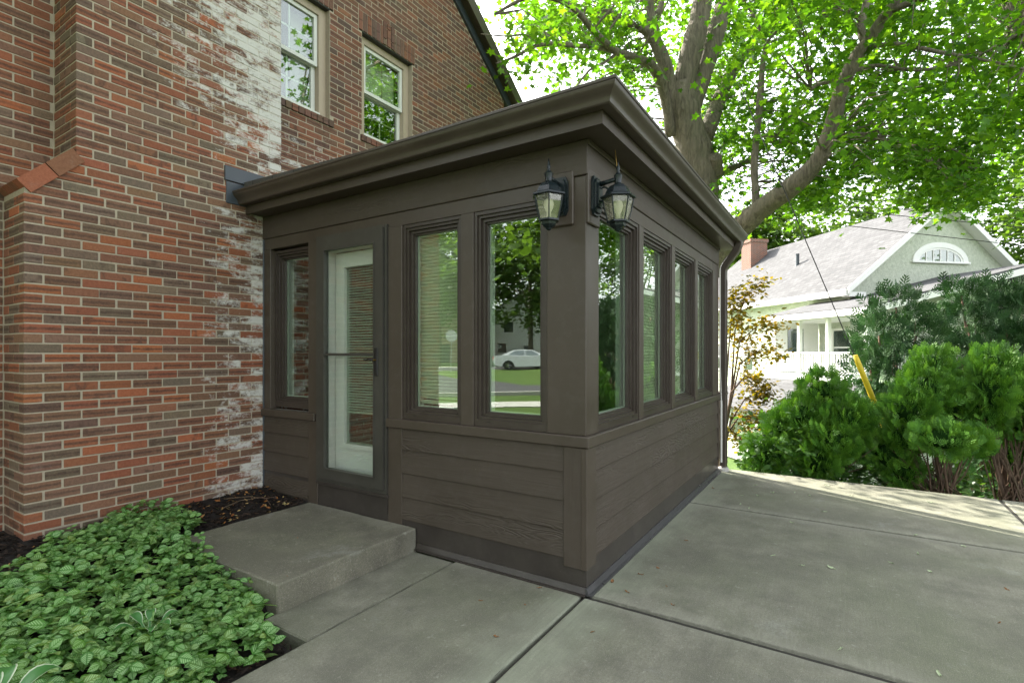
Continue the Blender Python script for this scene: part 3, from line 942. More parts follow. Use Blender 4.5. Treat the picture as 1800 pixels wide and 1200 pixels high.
# upper windows: recessed double-hung sashes
def ring(mb, fn, s0, s1, z0, z1, w, n0, n1, wb=None, wt=None):
    """mitred rectangular ring, bar width w, from depth n0 to n1"""
    wb = w if wb is None else wb; wt = w if wt is None else wt
    o = [(s0, z0), (s1, z0), (s1, z1), (s0, z1)]; i = [(s0 + w, z0 + wb), (s1 - w, z0 + wb), (s1 - w, z1 - wt), (s0 + w, z1 - wt)]
    for k in range(4):
        a, b = o[k], o[(k + 1) % 4]; c, d = i[(k + 1) % 4], i[k]
        vs = [fn(*p, n) if False else fn(p[0], n, p[1]) for n in (n0, n1) for p in (a, b, c, d)]
        mb.add(vs, [(0, 1, 2, 3), (7, 6, 5, 4), (0, 4, 5, 1), (1, 5, 6, 2), (2, 6, 7, 3), (3, 7, 4, 0)])
    return mb
wfn = lambda s, n, z: (s, YW - n, z)
def upper_window(o0, o1, shade):
    w = thing('window', '', '')       # becomes a part of the house
    for kx in ('label', 'category'): del w[kx]
    w.parent = house
    z0, z1 = 4.195, 5.488
    ring(MB(), wfn, o0 + .002, o1 - .002, z0, z1, .095, -.075, -.19, .05, .095).build('casing', M['cream'], w)
    a, b = o0 + .10, o1 - .10; zm = 4.815
    ring(MB(), wfn, a, b, zm - .02, z1 - .098, .042, -.10, -.135).build('upper_sash', M['sash_white'], w)
    ring(MB(), wfn, a, b, z0 + .052, zm + .022, .048, -.145, -.18, .055).build('lower_sash', M['sash_white'], w)
    mb = MB(); mb.box(a - .012, b + .012, YW + .065, YW + .14, z0 + .035, z0 + .055); mb.build('sill', M['sash_white'], w)
    for (p0, p1, n) in ((zm + .02, z1 - .138, -.118), (z0 + .105, zm - .024, -.163)):
        mb = MB(); mb.box(a + .04, b - .04, YW - n, YW - n + .004, p0, p1); pn = mb.build('pane', M['glass'], w)
        mb = MB(); cx = (a + b) / 2; cz = (p0 + p1) / 2
        mb.box(cx - .009, cx + .009, YW - n + .006, YW - n + .014, p0, p1)
        mb.box(a + .04, b - .04, YW - n + .006, YW - n + .0138, cz - .009, cz + .009)
        mb.build('muntin', M['sash_white'] if not shade else M['cream'], pn)
    if shade:
        mb = MB(); mb.box(a + .02, b - .02, YW + .24, YW + .25, zm + .0, z1 - .1); mb.build('roller_shade', M['shade_fabric'], w)
    else:
        mb = MB(); mb.box(b - .24, b - .02, YW + .26, YW + .28, z0, z1 - .1); mb.build('curtain', M['inner_wall'], w)
upper_window(3.08, 3.97, False); upper_window(4.454, 5.347, True)
for o0, o1 in ((3.08, 3.97), (4.454, 5.347)):
    mb = MB(); mb.box(max(o0 - .05, XR + .002), o1 + .05, YW + .004, YW + .10, 5.478, 5.494); mb.build('lintel', M['black'], house)

# slate-grey boards let into the chimney where the sunroom roof meets it
mb = MB(); mb.box(2.505, XR + .0, YC - .018, YC + .012, 3.0, 3.130, .003); mb.build('flashing_board', M['slate_paint'], house)
mb = MB(); mb.box(2.52, XR - .0, YC - .010, YC + .012, 2.80, 2.995, .003); mb.build('flashing_board', M['slate_paint'], house)

# ---- concrete step below the storm door
def make_step():
    mb = MB(); mb.box(1.745, XF - .012, 2.69, 3.95, -.12, .155, .008)
    o = mb.build('concrete_step', M['concrete_step'])
    bm = bmesh.new(); bm.from_mesh(o.data)
    bmesh.ops.subdivide_edges(bm, edges=bm.edges[:], cuts=14, use_grid_fill=True)
    for v in bm.verts:
        v.co += Vector((math.sin(v.co.y * 31 + v.co.z * 17), math.sin(v.co.x * 27 + v.co.z * 23), math.sin(v.co.x * 7 + v.co.y * 9))) * .0016
    bm.to_mesh(o.data); bm.free()
    tag(o, 'low weathered concrete step below the glass storm door', 'step')
make_step()

# ================================================================== SUNROOM
sun_room = thing('sunroom', 'dark brown sunroom with wide windows and a low roof built against the brick house', 'sunroom', (0, 0, 0))
def part(name, mat, parent=None, **kw):
    def go(mb): return mb.build(name, mat, parent or sun_room, **kw)
    return go
ff = lambda s, n, z: (XF - n, s, z)      # front face: s = Y, n outwards
fr = lambda s, n, z: (s, YF - n, z)      # side face:  s = X
def bar(name, fn, s0, s1, n0, n1, z0, z1, mat, c=.003, parent=None):
    mb = MB(); mb.box(s0, s1, n0, n1, z0, z1, c, fn); return mb.build(name, mat, parent or sun_room)

# clapboards: each board leans out a little at its lower edge
def clap(fn, s0, s1, z0, z1, mat):
    mb = MB(); n = max(2, int((s1 - s0) / .12)); vs = []
    wob = [random.uniform(-.0012, .0012) for _ in range(n + 1)]
    for i in range(n + 1):
        s = s0 + (s1 - s0) * i / n; w = wob[i]
        vs += [fn(s, -.03, z0), fn(s, .014 + w, z0 + w), fn(s, .016 + w, z0 + .006 + w), fn(s, .003, z1 + .012), fn(s, -.03, z1 + .012)]
    fs = []
    for i in range(n):
        for k in range(5): fs.append((i * 5 + k, i * 5 + (k + 1) % 5, i * 5 + 5 + (k + 1) % 5, i * 5 + 5 + k))
    fs += [(0, 1, 2, 3, 4), tuple(n * 5 + k for k in range(5))]
    mb.add(vs, fs); return mb.build('siding_board', mat, sun_room)
for z0, z1 in ((.725, .885), (.545, .725), (.365, .545), (.195, .365)):
    clap(ff, 1.462, 2.838, z0, z1, M['grain_y'])
    clap(fr, 3.005, 6.70, z0, z1, M['grain_x'])
for z0, z1 in ((.715, .865), (.535, .715), (.355, .535), (.17, .355)):
    clap(ff, 3.97, 4.645, z0, z1, M['grain_y'])
bar('corner_board', ff, 1.318, 1.460, -.02, .024, .15, .884, M['grain_z'])
bar('corner_board', fr, 2.858, 3.003, -.02, .018, .15, .884, M['paint'])
bar('corner_board', fr, 6.70, XE, -.05, .020, .15, .884, M['paint'])
# metal skirt and drip strip at the ground
bar('skirt', ff, 1.322, 3.0, -.02, .008, -.02, .20, M['flash'], .002)
bar('skirt', ff, 3.0, 4.648, -.02, .006, -.02, .372, M['flash'], .002)
bar('skirt', fr, 2.878, XE - .004, -.02, .008, -.02, .20, M['flash'], .002)
for fn, a, b in ((fr, 2.86, XE - .02), (ff, 1.31, 2.68)):
    mb = MB(); mb.prism([(.009, .045), (.016, .045), (.030, .012), (.048, .010), (.048, .002), (.009, .002)], a, b, lambda n, z, s, fn=fn: fn(s, n, z))
    mb.build('drip_strip', M['drip'] if fn is fr else M['flash'], sun_room)
# sill band
bar('sill_band', ff, YF - .029, 2.99, -.02, .036, .886, .955, M['paint'], .006)
bar('sill_band', ff, 3.862, 4.665, -.02, .036, .868, .935, M['paint'], .006)
bar('sill_band', fr, XF - .0355, XE + .02, -.02, .034, .8855, .9545, M['paint'], .006)
# posts, header and frieze
bar('corner_post', ff, YF - .0045, 1.586, -.08, .006, .9545, 2.534, M['paint'], .004)
bar('corner_post', fr, XF - .0035, 3.062, -.08, .004, .9545, 2.534, M['paint'], .004)
bar('mullion', ff, 2.162, 2.272, -.09, .010, .9545, 2.432, M['paint'])
bar('post', ff, 2.838, 2.985, -.09, .014, .10, 2.432, M['paint'])
bar('post', ff, 3.842, 3.968, -.09, .016, .15, 2.432, M['paint'])
bar('post', ff, 4.54, 4.648, -.09, .008, .934, 2.432, M['paint'])
bar('caulk_strip', ff, 4.640, 4.672, -.02, .018, .15, 2.53, M['slate_paint'])
for a, b in ((3.842, 3.938), (4.722, 4.828), (5.592, 5.70)):
    bar('mullion', fr, a, b, -.09, .008, .9545, 2.432, M['paint'])
bar('end_post', fr, 6.45, XE, -.09, .008, .9545, 2.5335, M['paint'])
bar('header', ff, 1.586, 4.648, -.09, .0055, 2.432, 2.534, M['paint'], .002)
bar('header', fr, 3.062, 6.45, -.09, .0055, 2.432, 2.5335, M['paint'], .002)
bar('frieze', ff, 1.302, 4.665, -.05, .018, 2.535, 2.745, M['grain_y'], .004)
bar('frieze', fr, 2.868, XE - .01, -.05, .016, 2.5355, 2.745, M['grain_x'], .004)
bar('frieze_trim', fr, 2.862, XE - .01, .0165, .032, 2.712, 2.744, M['paint'], .004)
bar('end_frieze', lambda s, n, z: (XE + n, s, z), YF - .012, 4.6, -.05, .004, 2.40, 2.745, M['paint'], .004)

# windows: stepped frame, sash, pane
def window(fn, s0, s1, z0=.957, z1=2.431, deep=0.0, shade=None, shade_z=1.10):
    w = bpy.data.objects.new('window', None); COL.objects.link(w); w.parent = sun_room; w.empty_display_size = .1
    mb = MB()
    ring(mb, fn, s0, s1, z0, z1, .024, -.002 - deep, -.10 - deep, .048, .024)
    ring(mb, fn, s0 + .024, s1 - .024, z0 + .048, z1 - .024, .020, -.016 - deep, -.10 - deep, .018, .020)
    f = mb.build('frame', M['frame_paint'], w)
    mb = MB()
    ring(mb, fn, s0 + .045, s1 - .045, z0 + .067, z1 - .045, .022, -.036 - deep, -.10 - deep, .016, .022)
    ring(mb, fn, s0 + .067, s1 - .067, z0 + .083, z1 - .067, .012, -.052 - deep, -.095 - deep)
    mb.build('sash', M['frame_paint'], w)
    a, b, c, d = s0 + .076, s1 - .076, z0 + .092, z1 - .076
    mb = MB(); mb.box(a, b, -.076 - deep, -.072 - deep, c, d, 0, fn); mb.build('pane', M['glass'], w)
    mb = MB(); ring(mb, fn, a - .002, b + .002, c - .002, d + .002, .014, -.080 - deep, -.094 - deep); mb.build('spacer', M['white_paint'], w)
    mb = MB(); ring(mb, fn, s0 - .02, s1 + .02, z0 - .02, z1 + .03, .085, -.11 - deep, -.16 - deep); mb.build('inner_casing', M['white_paint'], w)
    mb = MB(); mb.box(b - .06, b - .03, -.001 - deep, .001 - deep, z0 + .030, z0 + .036, 0, fn); mb.build('weep_slot', M['black'], f)
    if shade:
        mb = MB(); z = z1 - .07; n = int((z1 - .07 - shade_z) / .026)
        prof = []
        for i in range(n + 1):
            zz = z1 - .06 - i * .026; prof += [(-.130 - deep, zz), (-.122 - deep, zz - .013)]
        vs = []
        for q, (nn, zz) in enumerate(prof): vs += [fn(s0 + .04, nn, zz), fn(s1 - .04, nn, zz)]
        fs = [(2 * i, 2 * i + 1, 2 * i + 3, 2 * i + 2) for i in range(len(prof) - 1)]
        mb.add(vs, fs); mb.box(s0 + .04, s1 - .04, -.14 - deep, -.118 - deep, shade_z - .03, shade_z, .003, fn)
        mb.build('cellular_shade', M['shade_fabric'], w, fix=False)
window(ff, 3.968, 4.540, .957, 2.415, .035)
window(ff, 2.272, 2.838, shade=True, shade_z=1.10)
window(ff, 1.586, 2.162)
for a, b in ((3.062, 3.842), (3.938, 4.722), (4.828, 5.592), (5.700, 6.450)):
    window(fr, a, b, shade=(a > 3.9), shade_z=1.08)

# storm door
D0, D1, DZ0, DZ1 = 2.987, 3.842, .372, 2.445
door = bpy.data.objects.new('storm_door', None); COL.objects.link(door); door.parent = sun_room; door.empty_display_size = .1
mb = MB(); ring(mb, ff, D0, D1, DZ0 - .01, DZ1 + .012, .022, .0, .028, .03, .02); mb.build('door_frame', M['door_paint'], door)
mb = MB(); ring(mb, ff, D0 + .026, D1 - .024, DZ0 + .022, DZ1 - .010, .098, .012, .044, .085, .105)
ring(mb, ff, D0 + .118, D1 - .116, DZ0 + .101, DZ1 - .109, .012, .004, .050)
mb.build('leaf_frame', M['door_paint'], door)
ga, gb, gc, gd = D0 + .128, D1 - .126, DZ0 + .11, DZ1 - .118
mb = MB(); mb.box(ga, gb, .020, .024, gc, gd, 0, ff); mb.build('pane', M['glass_door'], door)
bar('cross_bar', ff, ga - .004, gb + .004, .014, .038, 1.435, 1.458, M['door_paint'], .003, door)
# latch: plate, lever and keeper
hp = bar('latch_plate', ff, D0 + .075, D0 + .112, .044, .054, 1.28, 1.50, M['black'], .004, door)
mb = MB(); mb.tube([ff(D0 + .093, .05, 1.405), ff(D0 + .093, .085, 1.405)], .008, 8); mb.build('spindle', M['brass'], hp)
mb = MB(); mb.tube([ff(D0 + .09, .085, 1.405), ff(D0 + .13, .088, 1.412), ff(D0 + .165, .086, 1.402), ff(D0 + .195, .082, 1.408)], [.009, .0075, .007, .006], 8)
mb.build('lever', M['black'], hp, smooth=True)
bar('threshold', ff, D0 - .01, D1 + .01, -.05, .030, .335, .360, M['flash'], .004, door)
# inner white door behind the storm door, with a glazed panel and mini-blinds
inner = bpy.data.objects.new('inner_door', None); COL.objects.link(inner); inner.parent = sun_room; inner.empty_display_size = .1
mb = MB(); ring(mb, ff, D0 - .02, D1 - .06, DZ0 + .0, DZ1 - .06, .045, -.10, -.02, .01, .06); mb.build('jamb', M['white_paint'], inner)
mb = MB(); ring(mb, ff, D0 + .03, D1 - .115, DZ0 + .015, DZ1 - .13, .125, -.085, -.125, .30, .125); mb.build('leaf', M['white_paint'], inner)
ia, ib, ic, id_ = D0 + .155, D1 - .24, DZ0 + .315, DZ1 - .255
mb = MB(); ring(mb, ff, ia - .035, ib + .035, ic - .035, id_ + .035, .038, -.068, -.088); mb.build('glazing_bead', M['white_paint'], inner)
mb = MB(); mb.box(ia, ib, -.100, -.104, ic, id_, 0, ff); mb.build('pane', M['glass'], inner)
mb = MB(); zb = ic + .28; z = id_ - .02
while z > zb:
    vs = [ff(ia + .004, -.128, z + .006), ff(ib - .004, -.128, z + .006), ff(ib - .004, -.108, z - .006), ff(ia + .004, -.108, z - .006)]
    mb.add(vs, [(0, 1, 2, 3)]); z -= .0225
mb.box(ia + .004, ib - .004, -.13, -.106, zb - .02, zb - .004, .002, ff)
o = mb.build('mini_blind', M['blind_white'], inner, fix=False); o['kind'] = 'stuff'
mb = MB(); mb.box(D0, D1 - .06, -.17, -.165, DZ0, ic + .0, 0, ff); mb.build('door_back', M['white_paint'], inner)

# walls behind the boards, floor, ceiling, back wall
mb = MB()
mb.box(XF + .03, XF + .10, YF + .02, D0, -.02, .95); mb.box(XF + .03, XF + .10, D1, 4.64, -.02, .93); mb.box(XF + .03, XF + .10, D0, D1, -.02, .355)
mb.box(XF + .101, XE - .06, YF + .03, YF + .10, -.02, .95); mb.box(XE - .059, XE - .002, YF + .03, 5.07, -.02, 2.74)
mb.box(XF + .04, XF + .10, YF + .08, 4.64, 2.45, 2.74); mb.box(XF + .101, XE - .06, YF + .04, YF + .10, 2.45, 2.74)
mb.build('inner_wall', M['inner_wall'], sun_room)
mb = MB(); mb.box(XF + .102, XE - .061, YF + .102, 5.08, .30, .36); mb.build('floor', M['inner_floor'], sun_room)
mb = MB(); mb.box(XF + .02, XE - .003, YF + .02, 5.08, 2.745, 2.80); mb.build('ceiling', M['inner_wall'], sun_room)
mb = MB(); mb.box(XF + .102, XE - .061, 5.04, 5.083, .36, 2.744); mb.box(XF + .102, 3.07, 4.62, 5.039, .36, 2.744); mb.build('back_wall', M['far_brick'], sun_room)

# soffit, fascia, gutter, roof
OH = .178
def loop(off, z, x_end=XE + .20, y_end=4.648):      # L-shaped run: chimney -> corner -> far end
    return [(XF - off, y_end, z), (XF - off, YF - off, z), (x_end, YF - off, z)]
def sweep(name, prof, mat, x_end=XE + .20, y_end=4.648, angle=35):
    """prof: (offset outwards from the walls, z), mitred at the corner"""
    mb = MB(); n = len(prof); vs = []
    stn = []
    for i in range(3):
        vs += [loop(o, z, x_end, y_end)[i] for o, z in prof]
    fs = []
    for i in range(2):
        for k in range(n - 1): fs.append((i * n + k, i * n + k + 1, (i + 1) * n + k + 1, (i + 1) * n + k))
        fs.append((i * n + n - 1, i * n, (i + 1) * n, (i + 1) * n + n - 1))
    fs += [tuple(range(n)), tuple(2 * n + k for k in range(n))]
    mb.add(vs, fs); return mb.build(name, mat, sun_room, angle=angle)
sweep('soffit', [(-.02, 2.746), (OH - .01, 2.746), (OH - .01, 2.758), (-.02, 2.758)], M['paint'], XE + .19)
sweep('fascia', [(OH - .012, 2.735), (OH + .008, 2.735), (OH + .008, 2.905), (OH - .012, 2.905)], M['paint'], XE + .195)
g0 = OH + .010
gut = sweep('gutter', [(g0, 2.915), (g0, 2.812), (g0 + .010, 2.806), (g0 + .062, 2.806), (g0 + .070, 2.812), (g0 + .074, 2.826), (g0 + .080, 2.842), (g0 + .094, 2.858), (g0 + .110, 2.872),
      (g0 + .118, 2.884), (g0 + .120, 2.898), (g0 + .126, 2.900), (g0 + .127, 2.914), (g0 + .121, 2.918), (g0 + .114, 2.913), (g0 + .114, 2.900), (g0 + .090, 2.868), (g0 + .070, 2.846), (g0 + .066, 2.818), (g0 + .008, 2.818), (g0 + .008, 2.915)],
      M['gutter_paint'], XE + .22, 4.645)
bar('gutter_hanger', lambda s, n, z: (s, n, z), XF - g0 - .127, XF - g0, 2.60, 2.615, 2.912, 2.922, M['gutter_paint'], .001, gut)
mb = MB()
mb.add([(XF - g0 - .02, YF - g0 - .02, 2.922), (XE + .22, YF - g0 - .02, 2.922), (XE + .22, 5.08, 3.02), (XF - g0 - .02, 4.648, 3.02), (XR + .002, 4.648, 3.02), (XR + .002, 5.08, 3.02),
        (XF - g0 - .02, YF - g0 - .02, 2.906), (XE + .22, YF - g0 - .02, 2.906), (XE + .22, 5.08, 2.906), (XF - g0 - .02, 4.648, 2.906), (XR + .002, 4.648, 2.906), (XR + .002, 5.08, 2.906)],
       [(0, 1, 2, 5, 4, 3), (6, 9, 10, 11, 8, 7), (0, 6, 7, 1), (1, 7, 8, 2), (2, 8, 11, 5), (5, 11, 10, 4), (4, 10, 9, 3), (3, 9, 6, 0)])
mb.build('roof', M['shingle_dark'], sun_room)
# downspout: rectangular tube with an S bend at the far corner
def rect_sweep(pts, wx, wy, up=Vector((1, 0, 0))):
    mb = MB(); pts = [Vector(p) for p in pts]; vs = []
    for i, p in enumerate(pts):
        t = (pts[min(i + 1, len(pts) - 1)] - pts[max(0, i - 1)]).normalized()
        a = (up - t * up.dot(t)).normalized(); b = t.cross(a)
        c = .010
        for da, db in ((-wx + c, -wy), (wx - c, -wy), (wx, -wy + c), (wx, wy - c), (wx - c, wy), (-wx + c, wy), (-wx, wy - c), (-wx, -wy + c)):
            vs.append(p + a * da + b * db)
    n = 8; fs = []
    for i in range(len(pts) - 1):
        for k in range(n): fs.append((i * n + k, i * n + (k + 1) % n, (i + 1) * n + (k + 1) % n, (i + 1) * n + k))
    fs += [tuple(range(n)), tuple((len(pts) - 1) * n + k for k in range(n))]
    mb.add(vs, fs); return mb
dx = 6.83; yo = YF - OH - .055; yi = YF - .052
sp = []
for i in range(15):
    t = i / 14; y = yo + (yi - yo) * (3 * t * t - 2 * t ** 3)
    sp.append((dx, y, 2.80 - .34 * t))
sp = [(dx, yo, 2.815)] + sp + [(dx, yi, 2.40), (dx, yi, 1.5), (dx, yi, .60), (dx, yi, .06)]
ds = rect_sweep(sp, .050, .040).build('downspout', M['gutter_paint'], sun_room, angle=40)
mb = MB()
for s in (-.026, 0, .026):
    mb.box(dx - .054, dx - .0495, yi + s * .8 - .004, yi + s * .8 + .004, .1, 2.36)
    mb.box(dx + s - .004, dx + s + .004, yi - .044, yi - .0395, .1, 2.36)
mb.build('rib', M['gutter_paint'], ds)
bar('strap', lambda s, n, z: (s, n, z), dx - .057, dx + .057, yi - .046, YF + .02, .95, .975, M['gutter_paint'], .002, ds)
mb = MB(); mb.lathe([(.062, -.01), (.066, .035), (.05, .045)], 12, lambda x, y, z: (dx + x, yi + y, z)); mb.build('drain_collar', M['sidewalk_c'], ds)
mb = MB(); mb.tube([(XE - .03, YF - .045, .12), (XE - .03, YF - .045, .88)], .012, 8); mb.tube([(XE - .03, YF - .045, .88), (XE - .02, YF - .03, 1.3), (XE - .02, YF - .03, 2.5)], .006, 6)
mb.build('conduit', M['white_paint'], sun_room)

# ---- wall lanterns
def lantern(label, fn_pt, rz):
    """local frame: origin on the wall, +x outwards, z up; neck axis at x=.17"""
    t = thing('wall_lantern', label, 'lantern', fn_pt, rz, 'wall lanterns on the corner post')
    mb = MB(); mb.box(-.004, .018, -.085, .085, -.175, .155, .006); mb.build('mounting_block', M['paint'], t)
    oct_ = [(-.056, -.085), (-.040, -.118), (.040, -.118), (.056, -.085), (.056, .085), (.040, .118), (-.040, .118), (-.056, .085)]
    mb = MB(); mb.prism(oct_, .018, .034, lambda a, b, d: (d, a, b))
    mb.prism([(a * .78, b * .86) for a, b in oct_], .034, .048, lambda a, b, d: (d, a, b))
    mb.prism([(a * .5, b * .62) for a, b in oct_], .048, .060, lambda a, b, d: (d, a, b))
    bp = mb.build('back_plate', M['lantern'], t)
    mb = MB(); mb.tube([(.055, 0, .072), (.11, 0, .078), (.17, 0, .086)], [.015, .013, .013], 10)
    arm = mb.build('arm', M['lantern'], t, smooth=True)
    pts = [(.062 + .045 * math.cos(a) * (1 - a / 9) + .01, 0, .015 + .04 * math.sin(a) * (1 - a / 9)) for a in np.linspace(-1.8, 4.2, 18)]
    mb = MB(); mb.tube(pts, .0045, 6); mb.build('scroll', M['lantern'], arm, smooth=True)
    ax = lambda x, y, z: (.17 + x, y, z)
    mb = MB(); mb.lathe([(.016, .048), (.022, .055), (.020, .064), (.022, .085), (.026, .104), (.022, .110), (.014, .116)], 12, ax); mb.build('neck', M['lantern'], t, angle=40)
    mb = MB(); mb.lathe([(.010, .114), (.013, .122), (.007, .130), (.012, .140), (.011, .150), (.006, .165), (.0015, .192)], 10, ax); mb.build('finial', M['lantern'], t, smooth=True)
    H6 = math.pi / 6
    mb = MB(); mb.lathe([(.022, .052), (.048, .042), (.066, .020), (.080, -.010), (.106, -.022), (.108, -.032), (.094, -.036), (.09, -.036)], 6, ax, H6); mb.build('cap', M['lantern'], t)
    # six curved panes between ribs
    prof = [(.092, -.038), (.087, -.070), (.079, -.105), (.070, -.140), (.062, -.172)]
    for k in range(6):
        a0 = H6 + k * math.pi / 3; a1 = a0 + math.pi / 3
        vs = []
        for r, z in prof:
            for a in (a0, a1): vs.append((.17 + (r - .003) * math.cos(a), (r - .003) * math.sin(a), z))
        mb = MB(); mb.add(vs, [(2 * i, 2 * i + 1, 2 * i + 3, 2 * i + 2) for i in range(4)]); mb.build('pane', M['lantern_glass'], t, fix=False)
        mb = MB(); mb.tube([(.17 + r * math.cos(a0), r * math.sin(a0), z) for r, z in prof], .0042, 6); mb.build('rib', M['lantern'], t)
    mb = MB(); mb.lathe([(.058, -.168), (.068, -.170), (.068, -.180), (.050, -.184), (.046, -.200), (.030, -.214), (.022, -.218), (.016, -.228), (.003, -.234)], 6, ax, H6); mb.build('cup', M['lantern'], t)
    mb = MB(); mb.lathe([(.013, -.165), (.014, -.125), (.027, -.098), (.031, -.078), (.026, -.056), (.010, -.044)], 12, ax); mb.build('bulb', M['bulb'], t, smooth=True)
    return t
L1 = on_x(963, 340, XF - .19); L2 = on_y(1086, 345, YF - .19)
lantern('black lantern with frosted bulb mounted beside the wide front window', (XF - .008, 1.478, 2.418), math.pi)
lantern('black lantern hung with a stray wire, above the side window nearest the corner', (2.962, YF - .006, 2.418), -math.pi / 2)
# stray wire hanging from the soffit by the side lantern
mb = MB(); mb.tube([(3.12, 1.225, 2.744), (3.13, 1.215, 2.63), (3.10, 1.20, 2.53), (3.16, 1.20, 2.42), (3.20, 1.20, 2.30), (3.17, 1.20, 2.285)], .0022, 5)
o = mb.build('stray_wire', M['brass']); tag(o, 'thin bent wire dangling from the soffit beside the side lantern', 'wire')

# ================================================================== NEIGHBOUR'S HOUSE (down the slope)
NB_Z = -3.2
E_LAT, E_DEP = 14.23, 22.0
Ep = CPOS + FWD * E_DEP + RGT * E_LAT
NB_ROT = HEAD - R(80)
nb = thing('neighbour_house', 'white stucco house with pale shingle roof and half-round gable window beyond the hedge', 'house', (Ep[0], Ep[1], 0), NB_ROT)
def nbp(name, mb, mat, parent=None, **kw): return mb.build(name, mat, parent or nb, **kw)
WX0, WX1, WY0, WY1 = .55, 9.8, .45, 14.5
EZ, RZ, RXN = 4.07, 8.22, 5.18
SLN = (RZ - EZ) / RXN
mb = MB()
mb.box(WX0, WX1, WY0, WY1, NB_Z, EZ + .2)
mb.prism([(WX0 + .001, EZ + .2), (WX1 - .001, EZ + .2), (WX1 - .001, EZ + SLN * (2 * RXN - WX1) - .01), (RXN, RZ - .01), (WX0 + .001, EZ + SLN * WX0 - .01)], WY0 + .001, WY1, lambda a, b, d: (a, d, b))
nbp('wall', mb, M['stucco'])
for s in (0, 1):
    X = (lambda a: a) if s == 0 else (lambda a: 2 * RXN - a)
    mb = MB(); mb.prism([(0, EZ), (RXN, RZ), (RXN, RZ + .14), (0, EZ + .14)], 0, 15.0, lambda a, b, d: (X(a), d, b)); rf = nbp('roof', mb, M['shingle_pale'])
    mb = MB(); mb.prism([(.0, EZ - .11), (RXN, RZ - .11), (RXN, RZ + .155), (.0, EZ + .155)], -.06, -.01, lambda a, b, d: (X(a), d, b)); nbp('rake_board', mb, M['white_trim'], rf)
    mb = MB(); mb.prism([(.05, EZ + .05 * SLN - .06), (RXN, RZ - .06), (RXN, RZ - .004), (.05, EZ + .05 * SLN - .004)], -.005, .447, lambda a, b, d: (X(a), d, b)); nbp('soffit', mb, M['white_trim'], rf)
    mb = MB(); mb.box(X(-.10), X(.06), .02, 14.9, EZ - .18, EZ + .10, .02); nbp('gutter', mb, M['white_trim'], rf)
    mb = MB(); mb.box(X(.07), X(.9), -.02, .40, EZ - .22, EZ - .02, .01); nbp('cornice_return', mb, M['white_trim'], rf)
mb = MB(); mb.box(X(0.0) if False else .12, WX0, .5, 14.4, EZ - .06, EZ + .0); nbp('eave_soffit', mb, M['white_trim'])
# half-round window
lw = bpy.data.objects.new('gable_window', None); COL.objects.link(lw); lw.parent = nb; lw.location = (RXN, WY0, 5.56)
def arch(r0, r1, d0, d1, h0, h1):
    mb = MB(); n = 20; vs = []
    for d in (d0, d1):
        for r, h in ((r0, h0), (r1, h1)):
            for i in range(n + 1):
                a = math.pi * i / n; vs.append((-r * math.cos(a), d, h * math.sin(a)))
    m_ = n + 1; fs = []
    for i in range(n):
        fs += [(i, i + 1, m_ + i + 1, m_ + i), (2 * m_ + i, 3 * m_ + i, 3 * m_ + i + 1, 2 * m_ + i + 1), (m_ + i, m_ + i + 1, 3 * m_ + i + 1, 3 * m_ + i), (i, 2 * m_ + i, 2 * m_ + i + 1, i + 1)]
    mb.add(vs, fs); return mb
nbp('trim', arch(1.22, 1.48, -.06, .02, .62, .86), M['white_trim'], lw)
nbp('inner_trim', arch(1.12, 1.22, -.03, .02, .53, .62), M['white_trim'], lw)
mb = MB(); mb.box(-1.55, 1.55, -.12, .02, -.09, 0, .01); nbp('sill', mb, M['white_trim'], lw)
n = 24; vs = [(-1.14 * math.cos(math.pi * i / n), -.012, .54 * math.sin(math.pi * i / n)) for i in range(n + 1)]
mb = MB(); mb.add(vs, [tuple(range(n + 1))]); nbp('pane', mb, M['glass_far'], lw)
for x in (-.76, -.38, 0, .38, .76):
    mb = MB(); mb.box(x - .022, x + .022, -.04, -.013, 0, .54 * math.sqrt(max(.05, 1 - (x / 1.14) ** 2))); nbp('muntin', mb, M['white_trim'], lw)
# brick chimney on the far slope, vent pipe
mb = MB(); mb.box(3.5, 4.7, 11.6, 12.6, 6.4, 8.75); mb.box(3.44, 4.76, 11.54, 12.66, 8.75, 8.95); nbp('chimney', mb, M['far_brick'])
mb = MB(); mb.lathe([(.09, 0), (.09, .75), (.11, .76), (.11, .80)], 10, lambda x, y, z: (2.6 + x, 6.2 + y, 6.1 + z)); nbp('vent_pipe', mb, M['slate_paint'])
# windows on the sunlit side wall
def side_window(y, z0, z1, w=.8):
    o = bpy.data.objects.new('window', None); COL.objects.link(o); o.parent = nb; o.location = (WX0, y, z0)
    h = z1 - z0; fn = lambda s, n, z: (-n, s, z)
    nbp('casing', ring(MB(), fn, -w / 2 - .1, w / 2 + .1, -.1, h + .1, .1, 0, .04), M['white_trim'], o)
    mb = MB(); mb.box(-w / 2, w / 2, .004, .012, 0, h, 0, fn); nbp('pane', mb, M['glass_far'], o)
    mb = MB(); mb.box(-w / 2, w / 2, .012, .03, h / 2 - .03, h / 2 + .03, 0, fn); nbp('rail', mb, M['white_trim'], o)
side_window(7.5, .5, 2.0); side_window(10.4, .5, 2.0); side_window(.9, .95, 2.45, .9); side_window(3.6, -2.2, -1.0, .9)
